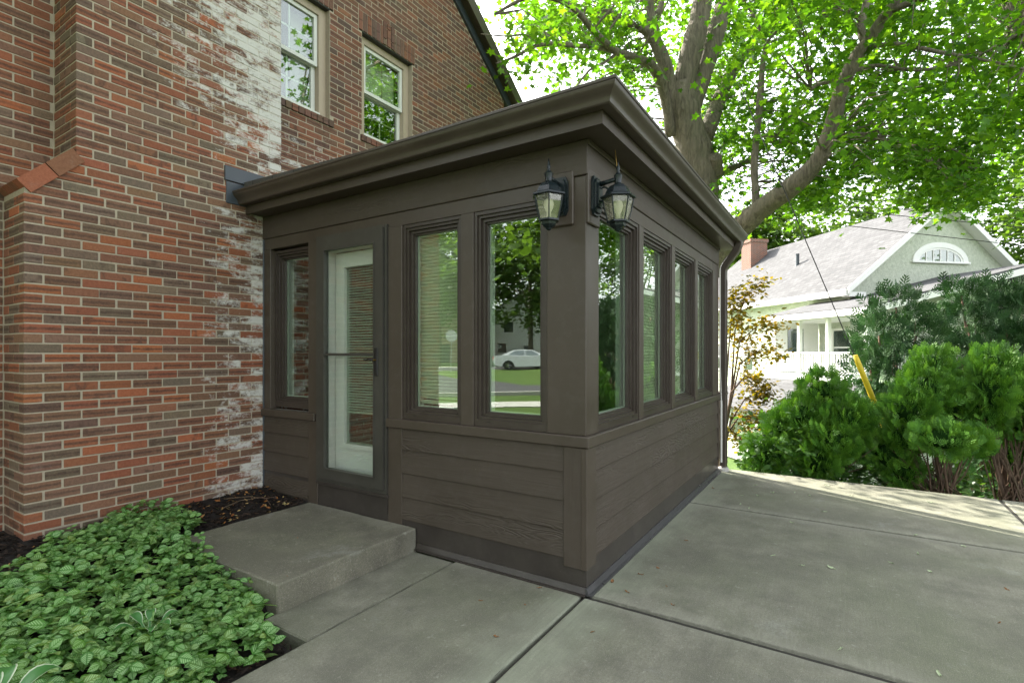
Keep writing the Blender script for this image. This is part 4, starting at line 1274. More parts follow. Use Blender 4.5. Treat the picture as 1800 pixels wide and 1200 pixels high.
# wrap-round porch with posts and balusters
PX, PY0, PY1, PFZ, PEZ = -2.12, -3.15, 2.3, .56, 3.07
PS = .237
mb = MB(); mb.box(PX + .12, 9.8, PY0 + .2, WY0 - .01, PFZ - .22, PFZ); mb.box(PX + .12, WX0 - .01, WY0 + .0, PY1, PFZ - .22, PFZ); po = nbp('porch', mb, M['white_trim'])
for s in (0, 1):
    X = (lambda a: a) if s == 0 else (lambda a: 2 * RXN - a)
    mb = MB(); y1 = WY0 if s else PY1 + .2
    mb.prism([(PX - .2, PEZ - .2 * PS), (RXN, PEZ + (RXN - PX) * PS), (RXN, PEZ + (RXN - PX) * PS + .10), (PX - .2, PEZ - .2 * PS + .10)], PY0 - .25, WY0, lambda a, b, d: (X(a), d, b)); rf = nbp('porch_roof', mb, M['shingle_pale'])
    if not s:
        mb = MB(); mb.prism([(PX - .2, PEZ - .2 * PS), (WX0, PEZ + (WX0 - PX) * PS), (WX0, PEZ + (WX0 - PX) * PS + .10), (PX - .2, PEZ - .2 * PS + .10)], WY0 + .001, y1, lambda a, b, d: (a, d, b)); nbp('side_roof', mb, M['shingle_pale'], rf)
    mb = MB(); mb.prism([(PX - .2, PEZ - .25), (RXN, PEZ + (RXN - PX) * PS - .22), (RXN, PEZ + (RXN - PX) * PS + .02), (PX - .2, PEZ - .02)], PY0 - .30, PY0 - .252, lambda a, b, d: (X(a), d, b)); nbp('rake_board', mb, M['white_trim'], rf)
    mb = MB(); mb.box(X(PX - .27), X(PX - .14), PY0 - .25, y1, PEZ - .24, PEZ + .0, .01); nbp('fascia', mb, M['white_trim'], rf)
mb = MB(); mb.box(PX + .0, WX0 - .02, PY0, PY1, PEZ - .26, PEZ - .20); nbp('porch_ceiling', mb, M['white_trim'], po)
for y in (-2.95, -1.15, .42, 1.95):
    mb = MB(); mb.box(PX + .10, PX + .26, y - .08, y + .08, PFZ, PEZ - .2, .015); nbp('porch_post', mb, M['white_trim'], po)
for ya, yb in ((-2.87, -1.23), (-1.07, .34), (.50, 1.87)):
    rl = bpy.data.objects.new('railing', None); COL.objects.link(rl); rl.parent = po
    mb = MB(); mb.box(PX + .14, PX + .22, ya, yb, PFZ + .86, PFZ + .93, .01); nbp('top_rail', mb, M['white_trim'], rl)
    mb = MB(); mb.box(PX + .15, PX + .21, ya, yb, PFZ + .10, PFZ + .15, .01); nbp('bottom_rail', mb, M['white_trim'], rl)
    nB = int((yb - ya) / .135)
    for i in range(nB):
        y = ya + (i + .5) * (yb - ya) / nB
        mb = MB(); mb.box(PX + .16, PX + .20, y - .02, y + .02, PFZ + .15, PFZ + .86); nbp('baluster', mb, M['white_trim'], rl)
mb = MB(); mb.box(PX + .3, PX + .34, PY1 - .06, PY1 - .0, PFZ, PEZ - .26); mb.box(PX + .35, WX0 - .03, PY1 - .05, PY1 - .01, PFZ, PEZ - .26); nbp('porch_end_wall', mb, M['white_trim'], po)
mb = MB(); mb.box(-1.1, -.3, PY1 - .09, PY1 - .051, PFZ + .6, PEZ - .5); nbp('porch_window', mb, M['glass_far'], po)
# pent roof and basement wall under the porch
mb = MB(); mb.prism([(PX + .1, PFZ - .25), (-4.6, -.85), (-4.6, -.95), (PX + .1, PFZ - .40)], PY0 - .6, PY1 + 1.6, lambda a, b, d: (a, d, b)); nbp('pent_roof', mb, M['shingle_pale'])
mb = MB(); mb.box(-4.2, WX0 - .02, PY0 - .2, PY1 + 1.4, NB_Z, -.95); nbp('lower_wall', mb, M['stucco'])
o = bpy.data.objects.new('window', None); COL.objects.link(o); o.parent = nb; o.location = (-4.2, 1.5, -2.2)
fnw = lambda s, n, z: (-n, s, z)
nbp('casing', ring(MB(), fnw, -.55, .55, -.1, 1.0, .1, 0, .04), M['white_trim'], o)
mb = MB(); mb.box(-.45, .45, .004, .012, 0, .9, 0, fnw); nbp('pane', mb, M['glass_far'], o)

# ================================================================== TREES
LEAF5 = np.array([(0, 0, 0), (.16, -.10, .0), (.05, -.42, .05), (.36, -.26, .03), (.62, -.50, .0), (.62, -.20, .04), (1.0, 0, -.06), (.62, .20, .04), (.62, .50, .0), (.36, .26, .03), (.05, .42, .05), (.16, .10, .0), (.42, 0, -.03)])
LEAF5T = [(i, i + 1, 12) for i in range(11)] + [(11, 0, 12)]
LEAF2 = np.array([(0, 0, 0), (.35, -.30, .06), (.8, -.22, .03), (1, 0, -.05), (.8, .22, .03), (.35, .30, .06)])
LEAF2T = [(0, 1, 5), (1, 2, 4), (1, 4, 5), (2, 3, 4)]
def rdir(n, up=0.0, flat=1.0):
    v = RNG.normal(size=(n, 3)); v[:, 2] = v[:, 2] * flat + up
    return norm(v)
def leaves_at(pos, size, base=LEAF2, tri=LEAF2T, droop=.35, nz=1.0):
    n = len(pos)
    th = RNG.uniform(0, 6.283, n)
    ax = np.stack([np.cos(th), np.sin(th), -droop + RNG.normal(0, .35, n)], -1)
    nr = np.stack([RNG.normal(0, .55, n), RNG.normal(0, .55, n), np.full(n, nz)], -1)
    return scatter(base, tri, pos, ax, nr, size)

# ---- the big maple behind the sunroom
maple = thing('maple_tree', 'big maple with grey forked trunk and spreading limbs rising behind the sunroom', 'tree', (9.9, 2.3, float(ground_z(9.9, 2.3))))
def world_child(name, me_obj, parent):
    me_obj.parent = parent
    me_obj.matrix_parent_inverse = Matrix.Translation(-Vector(parent.location))
    return me_obj
DT = 9.9
def px_path(pts): return [Vector(at(x, y, d)) for x, y, d, w in pts], [w * d / FPX / 2 for x, y, d, w in pts]
base_g = Vector((at(1216, 620, DT)[0], at(1216, 620, DT)[1], float(ground_z(10, 2)) - .1))
limbs = {
 'trunk': [(1218, 760, DT, 84), (1220, 600, DT, 72.2), (1224, 450, DT, 67.2), (1230, 340, DT, 65.5), (1224, 280, DT, 60.5), (1210, 230, DT, 55.4), (1200, 185, DT, 52.1), (1193, 150, DT, 42)],
 's1': [(1200, 195, DT, 42), (1204, 140, DT, 38.6), (1218, 80, DT, 37), (1232, 20, DT + .1, 35.3), (1240, -60, DT + .2, 31.9), (1238, -220, DT + .6, 23.5), (1225, -420, DT + .9, 13.4), (1230, -600, DT + 1, 6)],
 's2': [(1205, 215, DT, 37), (1232, 140, DT + .15, 33.6), (1256, 65, DT + .3, 31.9), (1272, 10, DT + .5, 28.6), (1300, -90, DT + .9, 23.5), (1350, -260, DT + 1.5, 15.1), (1400, -430, DT + 2, 7)],
 's3': [(1190, 215, DT, 25.2), (1178, 150, DT - .1, 23.5), (1166, 105, DT - .2, 22.7), (1152, 72, DT - .3, 21.8), (1146, 40, DT - .4, 16.8), (1143, 0, DT - .5, 12.6), (1150, -90, DT - .8, 12), (1130, -220, DT - 1.2, 6)],
 's3a': [(1148, 70, DT - .3, 18.5), (1136, 55, DT - .4, 16.8), (1124, 48, DT - .45, 15.1)],
 's3c': [(1152, 28, DT - .35, 12), (1162, 10, DT - .2, 10), (1168, -40, DT, 8)],
 's3b': [(1180, 240, DT, 20.2), (1170, 175, DT - .2, 18.5), (1150, 122, DT - .5, 17.6), (1120, 103, DT - .9, 15.1), (1085, 92, DT - 1.3, 12.6), (1050, 62, DT - 1.7, 12), (1018, 25, DT - 2.0, 10), (985, 2, DT - 2.3, 9), (930, -5, DT - 2.6, 7), (870, 25, DT - 2.9, 4)],
 's3d': [(1085, 92, DT - 1.3, 10), (1050, 84, DT - 1.5, 9), (985, 79, DT - 1.8, 8), (945, 80, DT - 2.0, 7), (905, 100, DT - 2.2, 5), (872, 112, DT - 2.4, 3)],
 's3e': [(945, 80, DT - 2.0, 5), (925, 62, DT - 2.1, 4), (890, 64, DT - 2.3, 3), (845, 60, DT - 2.5, 2)],
 's3f': [(1080, 98, DT - 1.3, 6), (1060, 112, DT - 1.4, 5), (1035, 125, DT - 1.5, 4), (1008, 160, DT - 1.6, 3)],
 's4': [(1232, 480, DT - .1, 42), (1272, 430, DT - .5, 40.3), (1312, 390, DT - .9, 38.6), (1345, 362, DT - 1.2, 35.3), (1392, 328, DT - 1.6, 33.6), (1438, 282, DT - 1.9, 28.6), (1462, 225, DT - 2.1, 26), (1478, 160, DT - 2.3, 24.4), (1500, 110, DT - 2.5, 22.7), (1530, 65, DT - 2.7, 20.2), (1562, 20, DT - 2.9, 16.8), (1590, -30, DT - 3.1, 14.3), (1640, -160, DT - 3.4, 10), (1680, -300, DT - 3.6, 4)],
 's4a': [(1330, 368, DT - 1.1, 15.1), (1328, 330, DT - 1.0, 13.4), (1326, 290, DT - .95, 12.6), (1330, 240, DT - .9, 10.9), (1336, 180, DT - .8, 12), (1340, 120, DT - .7, 10), (1345, 76, DT - .6, 8), (1325, 30, DT - .6, 5), (1300, -10, DT - .5, 3)],
 's4g': [(1342, 84, DT - .7, 6), (1365, 55, DT - .8, 5), (1395, 42, DT - .9, 4), (1436, 36, DT - 1.1, 3), (1442, 20, DT - 1.2, 2)],
 's4b': [(1520, 72, DT - 2.65, 15.1), (1514, 50, DT - 2.6, 12.6), (1522, 10, DT - 2.5, 12), (1535, -60, DT - 2.4, 7), (1530, -150, DT - 2.3, 4)],
 's4c': [(1530, 82, DT - 2.6, 8), (1580, 78, DT - 2.7, 7), (1650, 92, DT - 2.8, 7), (1720, 104, DT - 2.9, 5), (1800, 122, DT - 3.0, 4), (1900, 150, DT - 3, 3)],
 's4d': [(1505, 124, DT - 2.4, 7), (1545, 115, DT - 2.3, 6), (1615, 124, DT - 2.2, 5), (1700, 105, DT - 2.2, 4), (1790, 60, DT - 2.2, 3)],
 's4e': [(1470, 238, DT - 2.1, 7), (1520, 236, DT - 1.9, 6), (1570, 255, DT - 1.7, 5), (1640, 290, DT - 1.5, 4), (1690, 330, DT - 1.4, 2)],
 's4f': [(1480, 140, DT - 2.3, 7), (1440, 148, DT - 2.2, 6), (1425, 158, DT - 2.2, 5)],
 's5': [(1240, 320, DT + .1, 25.2), (1275, 300, DT + .5, 12), (1310, 285, DT + .8, 8), (1360, 240, DT + 1.3, 5)],
 's6': [(1252, 300, DT - .1, 37), (1256, 284, DT - .25, 28.6), (1258, 274, DT - .35, 18.5)],
 # limbs outside the picture
 'o1': [(1236, -20, DT, 28.6), (1100, -160, DT - 1.4, 20.2), (950, -260, DT - 2.6, 13.4), (780, -300, DT - 3.4, 8)],
 'o2': [(1240, -60, DT, 25.2), (1420, -200, DT + 1, 18.5), (1640, -330, DT + 1.6, 11.8), (1900, -420, DT + 2, 6)],
 'o3': [(1240, 240, DT, 28.6), (1290, 120, DT + 1.6, 21.8), (1370, 20, DT + 3.0, 15.1), (1480, -80, DT + 4, 8)],
 'o4': [(1562, 20, DT - 2.9, 11.8), (1680, -20, DT - 3.4, 11), (1820, -40, DT - 3.8, 8), (2000, -60, DT - 4, 4)],
}
limb_pts = []
mb = MB()
for nm, pts in limbs.items():
    P, W = px_path(pts)
    # smooth the polyline
    Q, Wq = [], []
    for i in range(len(P) - 1):
        p0 = P[max(0, i - 1)]; p1 = P[i]; p2 = P[i + 1]; p3 = P[min(len(P) - 1, i + 2)]
        for s in range(4):
            t = s / 4
            Q.append(.5 * ((2 * p1) + (-p0 + p2) * t + (2 * p0 - 5 * p1 + 4 * p2 - p3) * t * t + (-p0 + 3 * p1 - 3 * p2 + p3) * t ** 3))
            Wq.append((W[i] * (1 - t) + W[i + 1] * t) * (1 + .05 * math.sin(i * 3.1 + s * 1.7)))
    Q.append(P[-1]); Wq.append(W[-1])
    if nm == 'trunk':
        Q.insert(0, base_g); Wq.insert(0, .78)
    mb.tube(Q, Wq, 14 if Wq[0] > .12 else 7)
    if nm != 'trunk':
        for q, w in zip(Q, Wq):
            if w < .16: limb_pts.append(q)
limb_np = np.array([tuple(p) for p in limb_pts])
world_child('trunk', mb.build('trunk', M['bark'], smooth=True), maple)

# leaf sprays: everywhere the crown reaches, thinned where the sky shows through
gaps = [(1000, 115, 55), (965, 150, 48), (1040, 150, 40), (1100, 172, 42), (1140, 180, 30), (1178, 45, 32), (1172, 90, 28), (1352, 290, 38), (1330, 300, 26), (1380, 372, 26), (1465, 60, 38), (1430, 78, 24), (1555, 62, 14), (1585, 88, 24), (1622, 104, 16),
        (1360, 96, 24), (930, 190, 26), (1545, 345, 36), (1580, 352, 26), (1620, 365, 20), (1245, 330, 30), (1270, 345, 24), (905, 25, 12), (1010, 60, 16), (1475, 30, 20), (1690, 60, 12), (1650, 205, 10), (1568, 300, 14), (875, 150, 16), (1130, 220, 24)]
low = [(820, 60), (860, 150), (880, 190), (915, 205), (950, 170), (1000, 165), (1090, 150), (1150, 180), (1230, 330), (1265, 370), (1330, 330), (1370, 390), (1430, 392), (1490, 360), (1545, 320), (1610, 345), (1650, 385), (1720, 378), (1745, 330), (1765, 250), (1900, 240), (2300, 200)]
def lowest(x):
    return np.interp(x, [a for a, b in low], [b for a, b in low])
limb_px = np.array([(x, y, d, w) for nm in ('trunk', 's1', 's2', 's3', 's3b', 's4', 's4a') for k in range(len(limbs[nm]) - 1) for tt in (0, .33, .66) for (x, y, d, w) in [tuple(np.array(limbs[nm][k]) * (1 - tt) + np.array(limbs[nm][k + 1]) * tt)]])
cl = []
tries = 0
while len(cl) < 1180 and tries < 40000:
    tries += 1
    x = random.uniform(790, 2150); y = random.uniform(-620, 390)
    if y > lowest(x) - 30: continue
    if x < 860 and y > 0 and random.random() < .5: continue
    inframe = y > -30
    if not inframe and random.random() < .72: continue
    if any((x - gx) ** 2 + (y - gy) ** 2 < (gr * 1.02) ** 2 for gx, gy, gr in gaps): continue
    if y < -30 and x < 1180 and random.random() < .8: continue
    cx = (x - 1330) / 700; cy = (y + 120) / 560
    if cx * cx + cy * cy > 1.5: continue
    # depth: shell of a rounded crown; the lower skirt hangs nearer
    span = 3.6 * math.sqrt(max(.05, 1 - min(.95, cx * cx * .5 + cy * cy * .4)))
    d = DT - .3 + random.uniform(-1, 1) * span
    if x < 1130 and y > -20: d = min(d, DT + .6)
    # keep the stems in view
    if inframe and 1150 < x < 1290 and y < 250 and d < DT + .25: d = DT + random.uniform(.5, span + .6)
    if y > -170 and x < 892 + y * .484: continue
    if inframe and len(limb_px):
        q = np.hypot(limb_px[:, 0] - x, limb_px[:, 1] - y); j = int(np.argmin(q))
        if q[j] < 34 + limb_px[j, 3] * .5 and d < limb_px[j, 2] + .3: d = limb_px[j, 2] + random.uniform(.45, 2.4)
    cl.append((x, y, d))
for (xa, xb, ya, yb, nn) in ((1590, 1735, 270, 350, 40), (1360, 1450, 310, 365, 16), (1250, 1330, 300, 365, 10), (1440, 1600, 220, 305, 18), (880, 1090, 5, 110, 12), (1640, 1800, 120, 260, 14)):
    for _ in range(nn):
        x = random.uniform(xa, xb); y = random.uniform(ya, yb)
        if any((x - gx) ** 2 + (y - gy) ** 2 < gr * gr for gx, gy, gr in gaps): continue
        cl.append((x, y, random.uniform(8.4, 11.0)))
cen = np.array([at(*c) for c in cl])
for _ in range(24):            # unseen boughs over the sunroom roof, added to dapple the patio sun
    c3 = np.array([random.uniform(8.9, 10.8), random.uniform(3.6, 6.6), random.uniform(4.4, 7.4)])
    cen = np.vstack([cen, c3]); cl.append((900, 0, 9))
# twigs from the nearest limb to each spray
mb = MB()
for c in cen:
    dd = np.linalg.norm(limb_np - c, axis=1) + np.maximum(0, limb_np[:, 2] - c[2]) * .3
    j = int(np.argmin(dd))
    if dd[j] > 3.2: continue
    a = limb_np[j]; m1 = a * .5 + c * .5 + np.array([0, 0, .12 * dd[j]]) + RNG.normal(0, .05, 3)
    mb.tube([tuple(a), tuple(m1), tuple(c)], [.012 + .004 * dd[j], .010, .004], 4, caps=False)
world_child('twigs', mb.build('twigs', M['bark'], fix=False), maple)
pos = []; sz = []
for c, (x, y, d) in zip(cen, cl):
    n = random.randint(30, 50)
    if y < -60: n = int(n * .75)
    q = RNG.normal(size=(n, 3)) * (np.array([.34, .34, .13]) if y < 230 else np.array([.23, .23, .12]))
    q[:, 2] -= .10 * (q[:, 0] ** 2 + q[:, 1] ** 2) / .1
    pos.append(c + q); sz.append(RNG.uniform(.085, .150, n) * (1.0 if y > -60 else 1.25))
pos = np.concatenate(pos); sz = np.concatenate(sz)
V, T, rn, lc = leaves_at(pos, sz, LEAF5, LEAF5T, .45)
world_child('crown', big_mesh('crown', V, T, M['maple'], attrs={'rnd': rn}), maple)

# ---- arborvitae: lobes of upright flat sprays on woody stems
def fan_spray():
    v = []; t = []
    def leafl(x0, y0, ang, L, w, zc):
        b = len(v); ca, sa = math.cos(ang), math.sin(ang)
        for (l, s) in ((0, 0), (L * .55, -w), (L, 0), (L * .55, w)):
            v.append((x0 + l * ca - s * sa, y0 + l * sa + s * ca, zc + .10 * l * l - .10 * (x0 - .4) ** 2))
        t.extend([(b, b + 1, b + 2), (b, b + 2, b + 3)])
    leafl(0, 0, 0, 1.0, .050, 0)
    for i, (x, l) in enumerate(((.08, .50), (.28, .52), (.50, .42), (.72, .28))):
        for s in (-1, 1):
            leafl(x + .03 * s, 0, s * (.88 - .09 * i), l, .062, .03 * s)
    return np.array(v), t
FAN, FANT = fan_spray()
def lobe_sprays(lobes, dens, size, out=.75, upw=.55, kmin=.74):
    parts = []
    for c, r in lobes:
        c = np.asarray(c, float); r = np.asarray(r, float)
        n = int(dens * (r[0] * r[1] + r[1] * r[2] + r[0] * r[2]) / 3 * 12)
        u = rdir(n); k = RNG.uniform(kmin, 1.0, n)
        lump = 1 + .16 * np.sin(u[:, 0] * 9 + c[0] * 3) * np.sin(u[:, 1] * 8 + c[1]) + .13 * np.sin(u[:, 2] * 11 + c[2] * 5) + np.where(RNG.random(n) < .12, RNG.uniform(0, .22, n), 0)
        p = c + u * r * (k * lump)[:, None]
        ax = norm(u * out + np.array([0, 0, upw]) + RNG.normal(0, .28, (n, 3)))
        side = np.cross(u, np.array([0, 0, 1.0])) + RNG.normal(0, .35, (n, 3))
        parts.append(scatter(FAN, FANT, p, ax, side, RNG.uniform(size * .7, size * 1.25, n)))
    return join_scatter(parts)
def stems(mb, foot, lobes, r0=.045):
    foot = Vector(foot)
    for c, r in lobes:
        c = Vector(c); m1 = foot * .55 + c * .45 + Vector((random.uniform(-.06, .06), random.uniform(-.06, .06), -.05)); m0 = foot.lerp(m1, .4) + Vector((random.uniform(-.04, .04), random.uniform(-.04, .04), .05))
        mb.tube([foot + Vector((random.uniform(-.05, .05), random.uniform(-.05, .05), -.1)), m0, m1, c], [r0, r0 * .8, r0 * .6, r0 * .25], 7)
def bush(name, label, cat, foot_px, lobes_px, mat, dens, size, group=None, r0=.045, twiggy=0, **kw):
    """foot (px,py,depth); lobes (px,py,depth, rx px, rz px)"""
    foot = at(*foot_px)
    gz = float(ground_z(foot[0], foot[1])); foot = np.array([foot[0], foot[1], gz])
    t = thing(name, label, cat, tuple(foot), 0, group)
    lobes = [(at(x, y, d), (rx * d / FPX * .84, rx * d / FPX * .80, rz * d / FPX * .86)) for x, y, d, rx, rz in lobes_px]
    mb = MB(); stems(mb, foot, lobes, r0)
    for _ in range(twiggy):
        c, r = random.choice(lobes)
        e = Vector(c) + Vector((random.uniform(-1, 1) * r[0], random.uniform(-1, 1) * r[1], random.uniform(-1.0, -.3) * r[2]))
        a = Vector(foot) + Vector((random.uniform(-.15, .15), random.uniform(-.15, .15), random.uniform(0, .35)))
        mb.tube([a, a.lerp(e, .5) + Vector((random.uniform(-.08, .08), random.uniform(-.08, .08), random.uniform(-.02, .08))), e], [.010, .007, .003], 4, caps=False)
    world_child('trunk', mb.build('trunk', M['bark_shrub'], smooth=True, fix=False), t)
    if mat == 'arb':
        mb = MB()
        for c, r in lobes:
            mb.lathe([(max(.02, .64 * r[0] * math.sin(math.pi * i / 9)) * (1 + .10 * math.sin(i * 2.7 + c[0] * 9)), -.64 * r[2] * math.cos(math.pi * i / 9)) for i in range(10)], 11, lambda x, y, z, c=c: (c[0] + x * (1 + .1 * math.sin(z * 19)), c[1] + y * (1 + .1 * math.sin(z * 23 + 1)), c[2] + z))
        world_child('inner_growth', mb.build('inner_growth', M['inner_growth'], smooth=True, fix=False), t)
    V, T, rn, lc = lobe_sprays(lobes, dens, size, **kw)
    world_child('crown', big_mesh('crown', V, T, M[mat], attrs={'rnd': rn, 'loc': lc}), t)
    return t
G_ARB = 'clipped arborvitae along the patio edge'
bush('arborvitae', 'many-lobed bright green arborvitae at the patio corner by the downspout', 'shrub', (1425, 862, 6.75),
     [(1445, 692, 6.8, 42, 42), (1412, 735, 6.8, 44, 42), (1490, 745, 6.55, 52, 50), (1462, 775, 6.5, 50, 42), (1440, 812, 6.45, 38, 34), (1375, 752, 6.9, 32, 34), (1350, 800, 6.75, 42, 36), (1500, 790, 6.7, 40, 40), (1405, 790, 6.8, 36, 36)],
     'arb', 560, .120, G_ARB, .020, 40)
bush('arborvitae', 'arborvitae with a pointed top and one low shelf-like lobe on a bare stem', 'shrub', (1662, 862, 5.95),
     [(1640, 648, 6.3, 34, 40), (1628, 690, 6.25, 52, 46), (1600, 725, 6.2, 46, 44), (1670, 715, 6.2, 42, 44), (1590, 770, 6.2, 34, 34), (1655, 772, 5.75, 54, 28), (1700, 778, 5.8, 40, 26), (1560, 800, 6.3, 30, 36), (1590, 830, 6.2, 30, 30)],
     'arb', 560, .120, G_ARB, .024, 40)
bush('arborvitae', 'tall arborvitae cut by the picture edge, on a leaning bare trunk', 'shrub', (1780, 862, 5.9),
     [(1745, 650, 6.1, 36, 44), (1738, 690, 6.0, 44, 44), (1775, 690, 6.1, 48, 50), (1730, 725, 6.0, 42, 36), (1800, 730, 6.0, 56, 50), (1840, 690, 6.0, 60, 60), (1790, 800, 6.3, 44, 40), (1850, 780, 6.0, 60, 60)],
     'arb', 560, .120, G_ARB, .028, 40)
bush('arborvitae', 'arborvitae beyond the picture edge seen mirrored in the side windows', 'shrub', (2010, 862, 5.8),
     [(1960, 660, 6.0, 70, 90), (2040, 680, 6.0, 80, 90), (2000, 770, 5.9, 80, 60)], 'arb', 240, .16, G_ARB, .05, 20)
bush('arborvitae', 'larger arborvitae further along the patio edge, mirrored in the side windows', 'shrub', (2330, 900, 5.5),
     [(2300, 650, 5.6, 110, 130), (2420, 700, 5.6, 110, 120), (2260, 790, 5.5, 100, 80)], 'arb', 180, .18, G_ARB, .05, 10)
G_JUN = 'loose blue-green junipers behind the hedge'
bush('juniper', 'loose blue-green juniper rising in front of the porch beside the yellow guard', 'shrub', (1570, 830, 8.6),
     [(1575, 540, 8.8, 52, 44), (1545, 590, 8.6, 50, 50), (1610, 590, 8.8, 60, 50), (1530, 650, 8.5, 44, 44), (1590, 650, 8.5, 70, 54), (1540, 710, 8.5, 44, 44), (1600, 720, 8.5, 66, 56), (1560, 780, 8.4, 60, 56)],
     'juniper', 115, .19, G_JUN, .06, 50, out=.9, upw=.25, kmin=.45)
bush('juniper', 'spreading dark juniper with a bare central leader, behind the tall arborvitae', 'shrub', (1755, 830, 8.8),
     [(1690, 520, 8.9, 44, 30), (1740, 530, 9.0, 56, 44), (1700, 570, 8.8, 60, 44), (1790, 545, 8.8, 60, 54), (1760, 610, 8.8, 70, 54), (1690, 630, 8.7, 56, 50), (1830, 610, 8.7, 60, 60), (1740, 690, 8.7, 80, 60), (1840, 700, 8.7, 70, 70), (1760, 780, 8.6, 90, 60)],
     'juniper', 110, .19, G_JUN, .06, 50, out=.9, upw=.25, kmin=.45)
bush('juniper', 'juniper out past the picture edge, mirrored in the side windows', 'shrub', (2080, 830, 9.2),
     [(2020, 540, 9.2, 110, 90), (2150, 560, 9.2, 110, 90), (2080, 680, 9.1, 130, 90)], 'juniper', 90, .26, G_JUN, .06, 20, out=.9, upw=.25, kmin=.45)

# understory leaves on the slope below the hedge
def understory():
    N = 16000
    px = RNG.uniform(1300, 1900, N); d = RNG.uniform(6.3, 9.5, N)
    p = CPOS + (FWD + RGT * ((px - 900) / FPX)[:, None]) * d[:, None]
    ok = p[:, 0] > 7.12
    p = p[ok]; n = len(p)
    near = p[:, 0] < 8.6
    p[:, 2] = ground_z(p[:, 0], p[:, 1]) + RNG.uniform(.02, .95, n) * RNG.random(n) * (.6 + .4 * np.sin(p[:, 1] * 2.3)) + np.where(near, RNG.uniform(0, .42, n), 0)
    V, T, rn, lc = leaves_at(p, RNG.uniform(.05, .11, n), LEAF2, LEAF2T, .2)
    o = big_mesh('undergrowth', V, T, M['under'], attrs={'rnd': rn})
    tag(o, 'leafy undergrowth filling the slope between the hedge stems', 'undergrowth', kind='stuff')
understory()

# ---- small-leaved bronze shrub behind the downspout
def bronze_shrub():
    foot = at(1262, 830, 8.2); foot[2] = float(ground_z(foot[0], foot[1]))
    t = thing('bronze_shrub', 'thin upright shrub with small bronze and yellow-green leaves behind the downspout', 'shrub', tuple(foot))
    tips = [[(1285, 700), (1292, 580), (1310, 520), (1346, 486)], [(1285, 700), (1300, 600), (1335, 570), (1376, 572)], [(1282, 720), (1300, 640), (1340, 612), (1370, 620)], [(1284, 740), (1310, 700), (1338, 690), (1352, 700)],
            [(1280, 760), (1300, 730), (1330, 735), (1345, 745)], [(1275, 700), (1282, 600), (1288, 540), (1296, 515)], [(1285, 690), (1310, 660), (1330, 670), (1345, 690)], [(1270, 740), (1290, 760), (1310, 770), (1320, 765)]]
    mb = MB(); pos = []
    for q in tips:
        P = [Vector(foot)] + [Vector(at(x, y, 8.1 + random.uniform(-.25, .25))) for x, y in q]
        mb.tube(P, [.022, .016, .011, .007, .003], 6)
        for a, b in zip(P[2:], P[3:]):
            for _ in range(150):
                p = a.lerp(b, random.random()); pos.append((p.x + random.gauss(0, .10), p.y + random.gauss(0, .10), p.z + random.gauss(0, .09)))
        for _ in range(6):
            p = P[2].lerp(P[4], random.random()); e = p + Vector((random.gauss(0, .16), random.gauss(0, .16), random.gauss(.02, .1)))
            mb.tube([p, e], [.004, .002], 4, caps=False)
    world_child('trunk', mb.build('trunk', M['bark_shrub'], smooth=True, fix=False), t)
    pos = np.array(pos)
    V, T, rn, lc = leaves_at(pos, RNG.uniform(.05, .095, len(pos)), LEAF2, LEAF2T, .3)
    world_child('crown', big_mesh('crown', V, T, M['shrub_leaf'], attrs={'rnd': rn}), t)
bronze_shrub()

# ---- trees further off
def far_tree(name, label, foot, height, rad, n, size, mat='far_leaf', group=None, trunk=.25, gapk=.0):
    t = thing(name, label, 'tree', foot, 0, group)
    foot = np.array(foot, float)
    top = foot + np.array([0, 0, height])
    nb_ = 14
    u = rdir(nb_); cc = foot + np.array([0, 0, height * .62]) + u * np.array([rad * .62, rad * .62, height * .27])
    mb = MB(); mb.tube([tuple(foot - [0, 0, .2]), tuple(foot + [.1, 0, height * .3]), tuple(foot + [0, .1, height * .55]), tuple(top - [0, 0, height * .15])], [trunk, trunk * .8, trunk * .55, .04], 9)
    for c in cc:
        s = foot + np.array([0, 0, height * random.uniform(.28, .5)])
        mb.tube([tuple(s), tuple(s * .45 + c * .55 + np.array([0, 0, .2])), tuple(c)], [trunk * .4, trunk * .25, .02], 6)
    world_child('trunk', mb.build('trunk', M['bark'], smooth=True, fix=False), t)
    per = n // (nb_ * 5); pos = []
    for c in cc:
        for _ in range(5):
            q = c + RNG.normal(size=3) * rad * .22
            pos.append(q + RNG.normal(size=(per, 3)) * np.array([rad * .14, rad * .14, rad * .07]))
    pos = np.concatenate(pos)
    V, T, rn, lc = leaves_at(pos, RNG.uniform(size * .7, size * 1.3, len(pos)), LEAF2, LEAF2T, .3)
    world_child('crown', big_mesh('crown', V, T, M[mat], attrs={'rnd': rn}), t)
    return t
def gp(px, d):
    p = CPOS + (FWD + RGT * (px - 900) / FPX) * d
    return (p[0], p[1], float(ground_z(p[0], p[1])))
G_BK = 'trees behind the white house'
far_tree('broadleaf_tree', 'bright tree showing between the downspout bend and the brick chimney', gp(1335, 44), 17.0, 5.4, 9000, .45, group=G_BK)
far_tree('broadleaf_tree', 'pale green tree right behind the ridge of the white house', gp(1440, 47), 17.8, 6.2, 10000, .45, group=G_BK)
far_tree('broadleaf_tree', 'green tree above the upper end of the pale roof', gp(1560, 46), 18.2, 6.2, 10000, .45, group=G_BK)
far_tree('broadleaf_tree', 'sunlit yellow-green tree at the picture edge beyond the gable', gp(1935, 36), 22.5, 6.8, 14000, .40, group=G_BK)
far_tree('broadleaf_tree', 'bushy tree low behind the left end of the pale roof', gp(1285, 42), 17.0, 4.8, 7000, .42, group=G_BK)
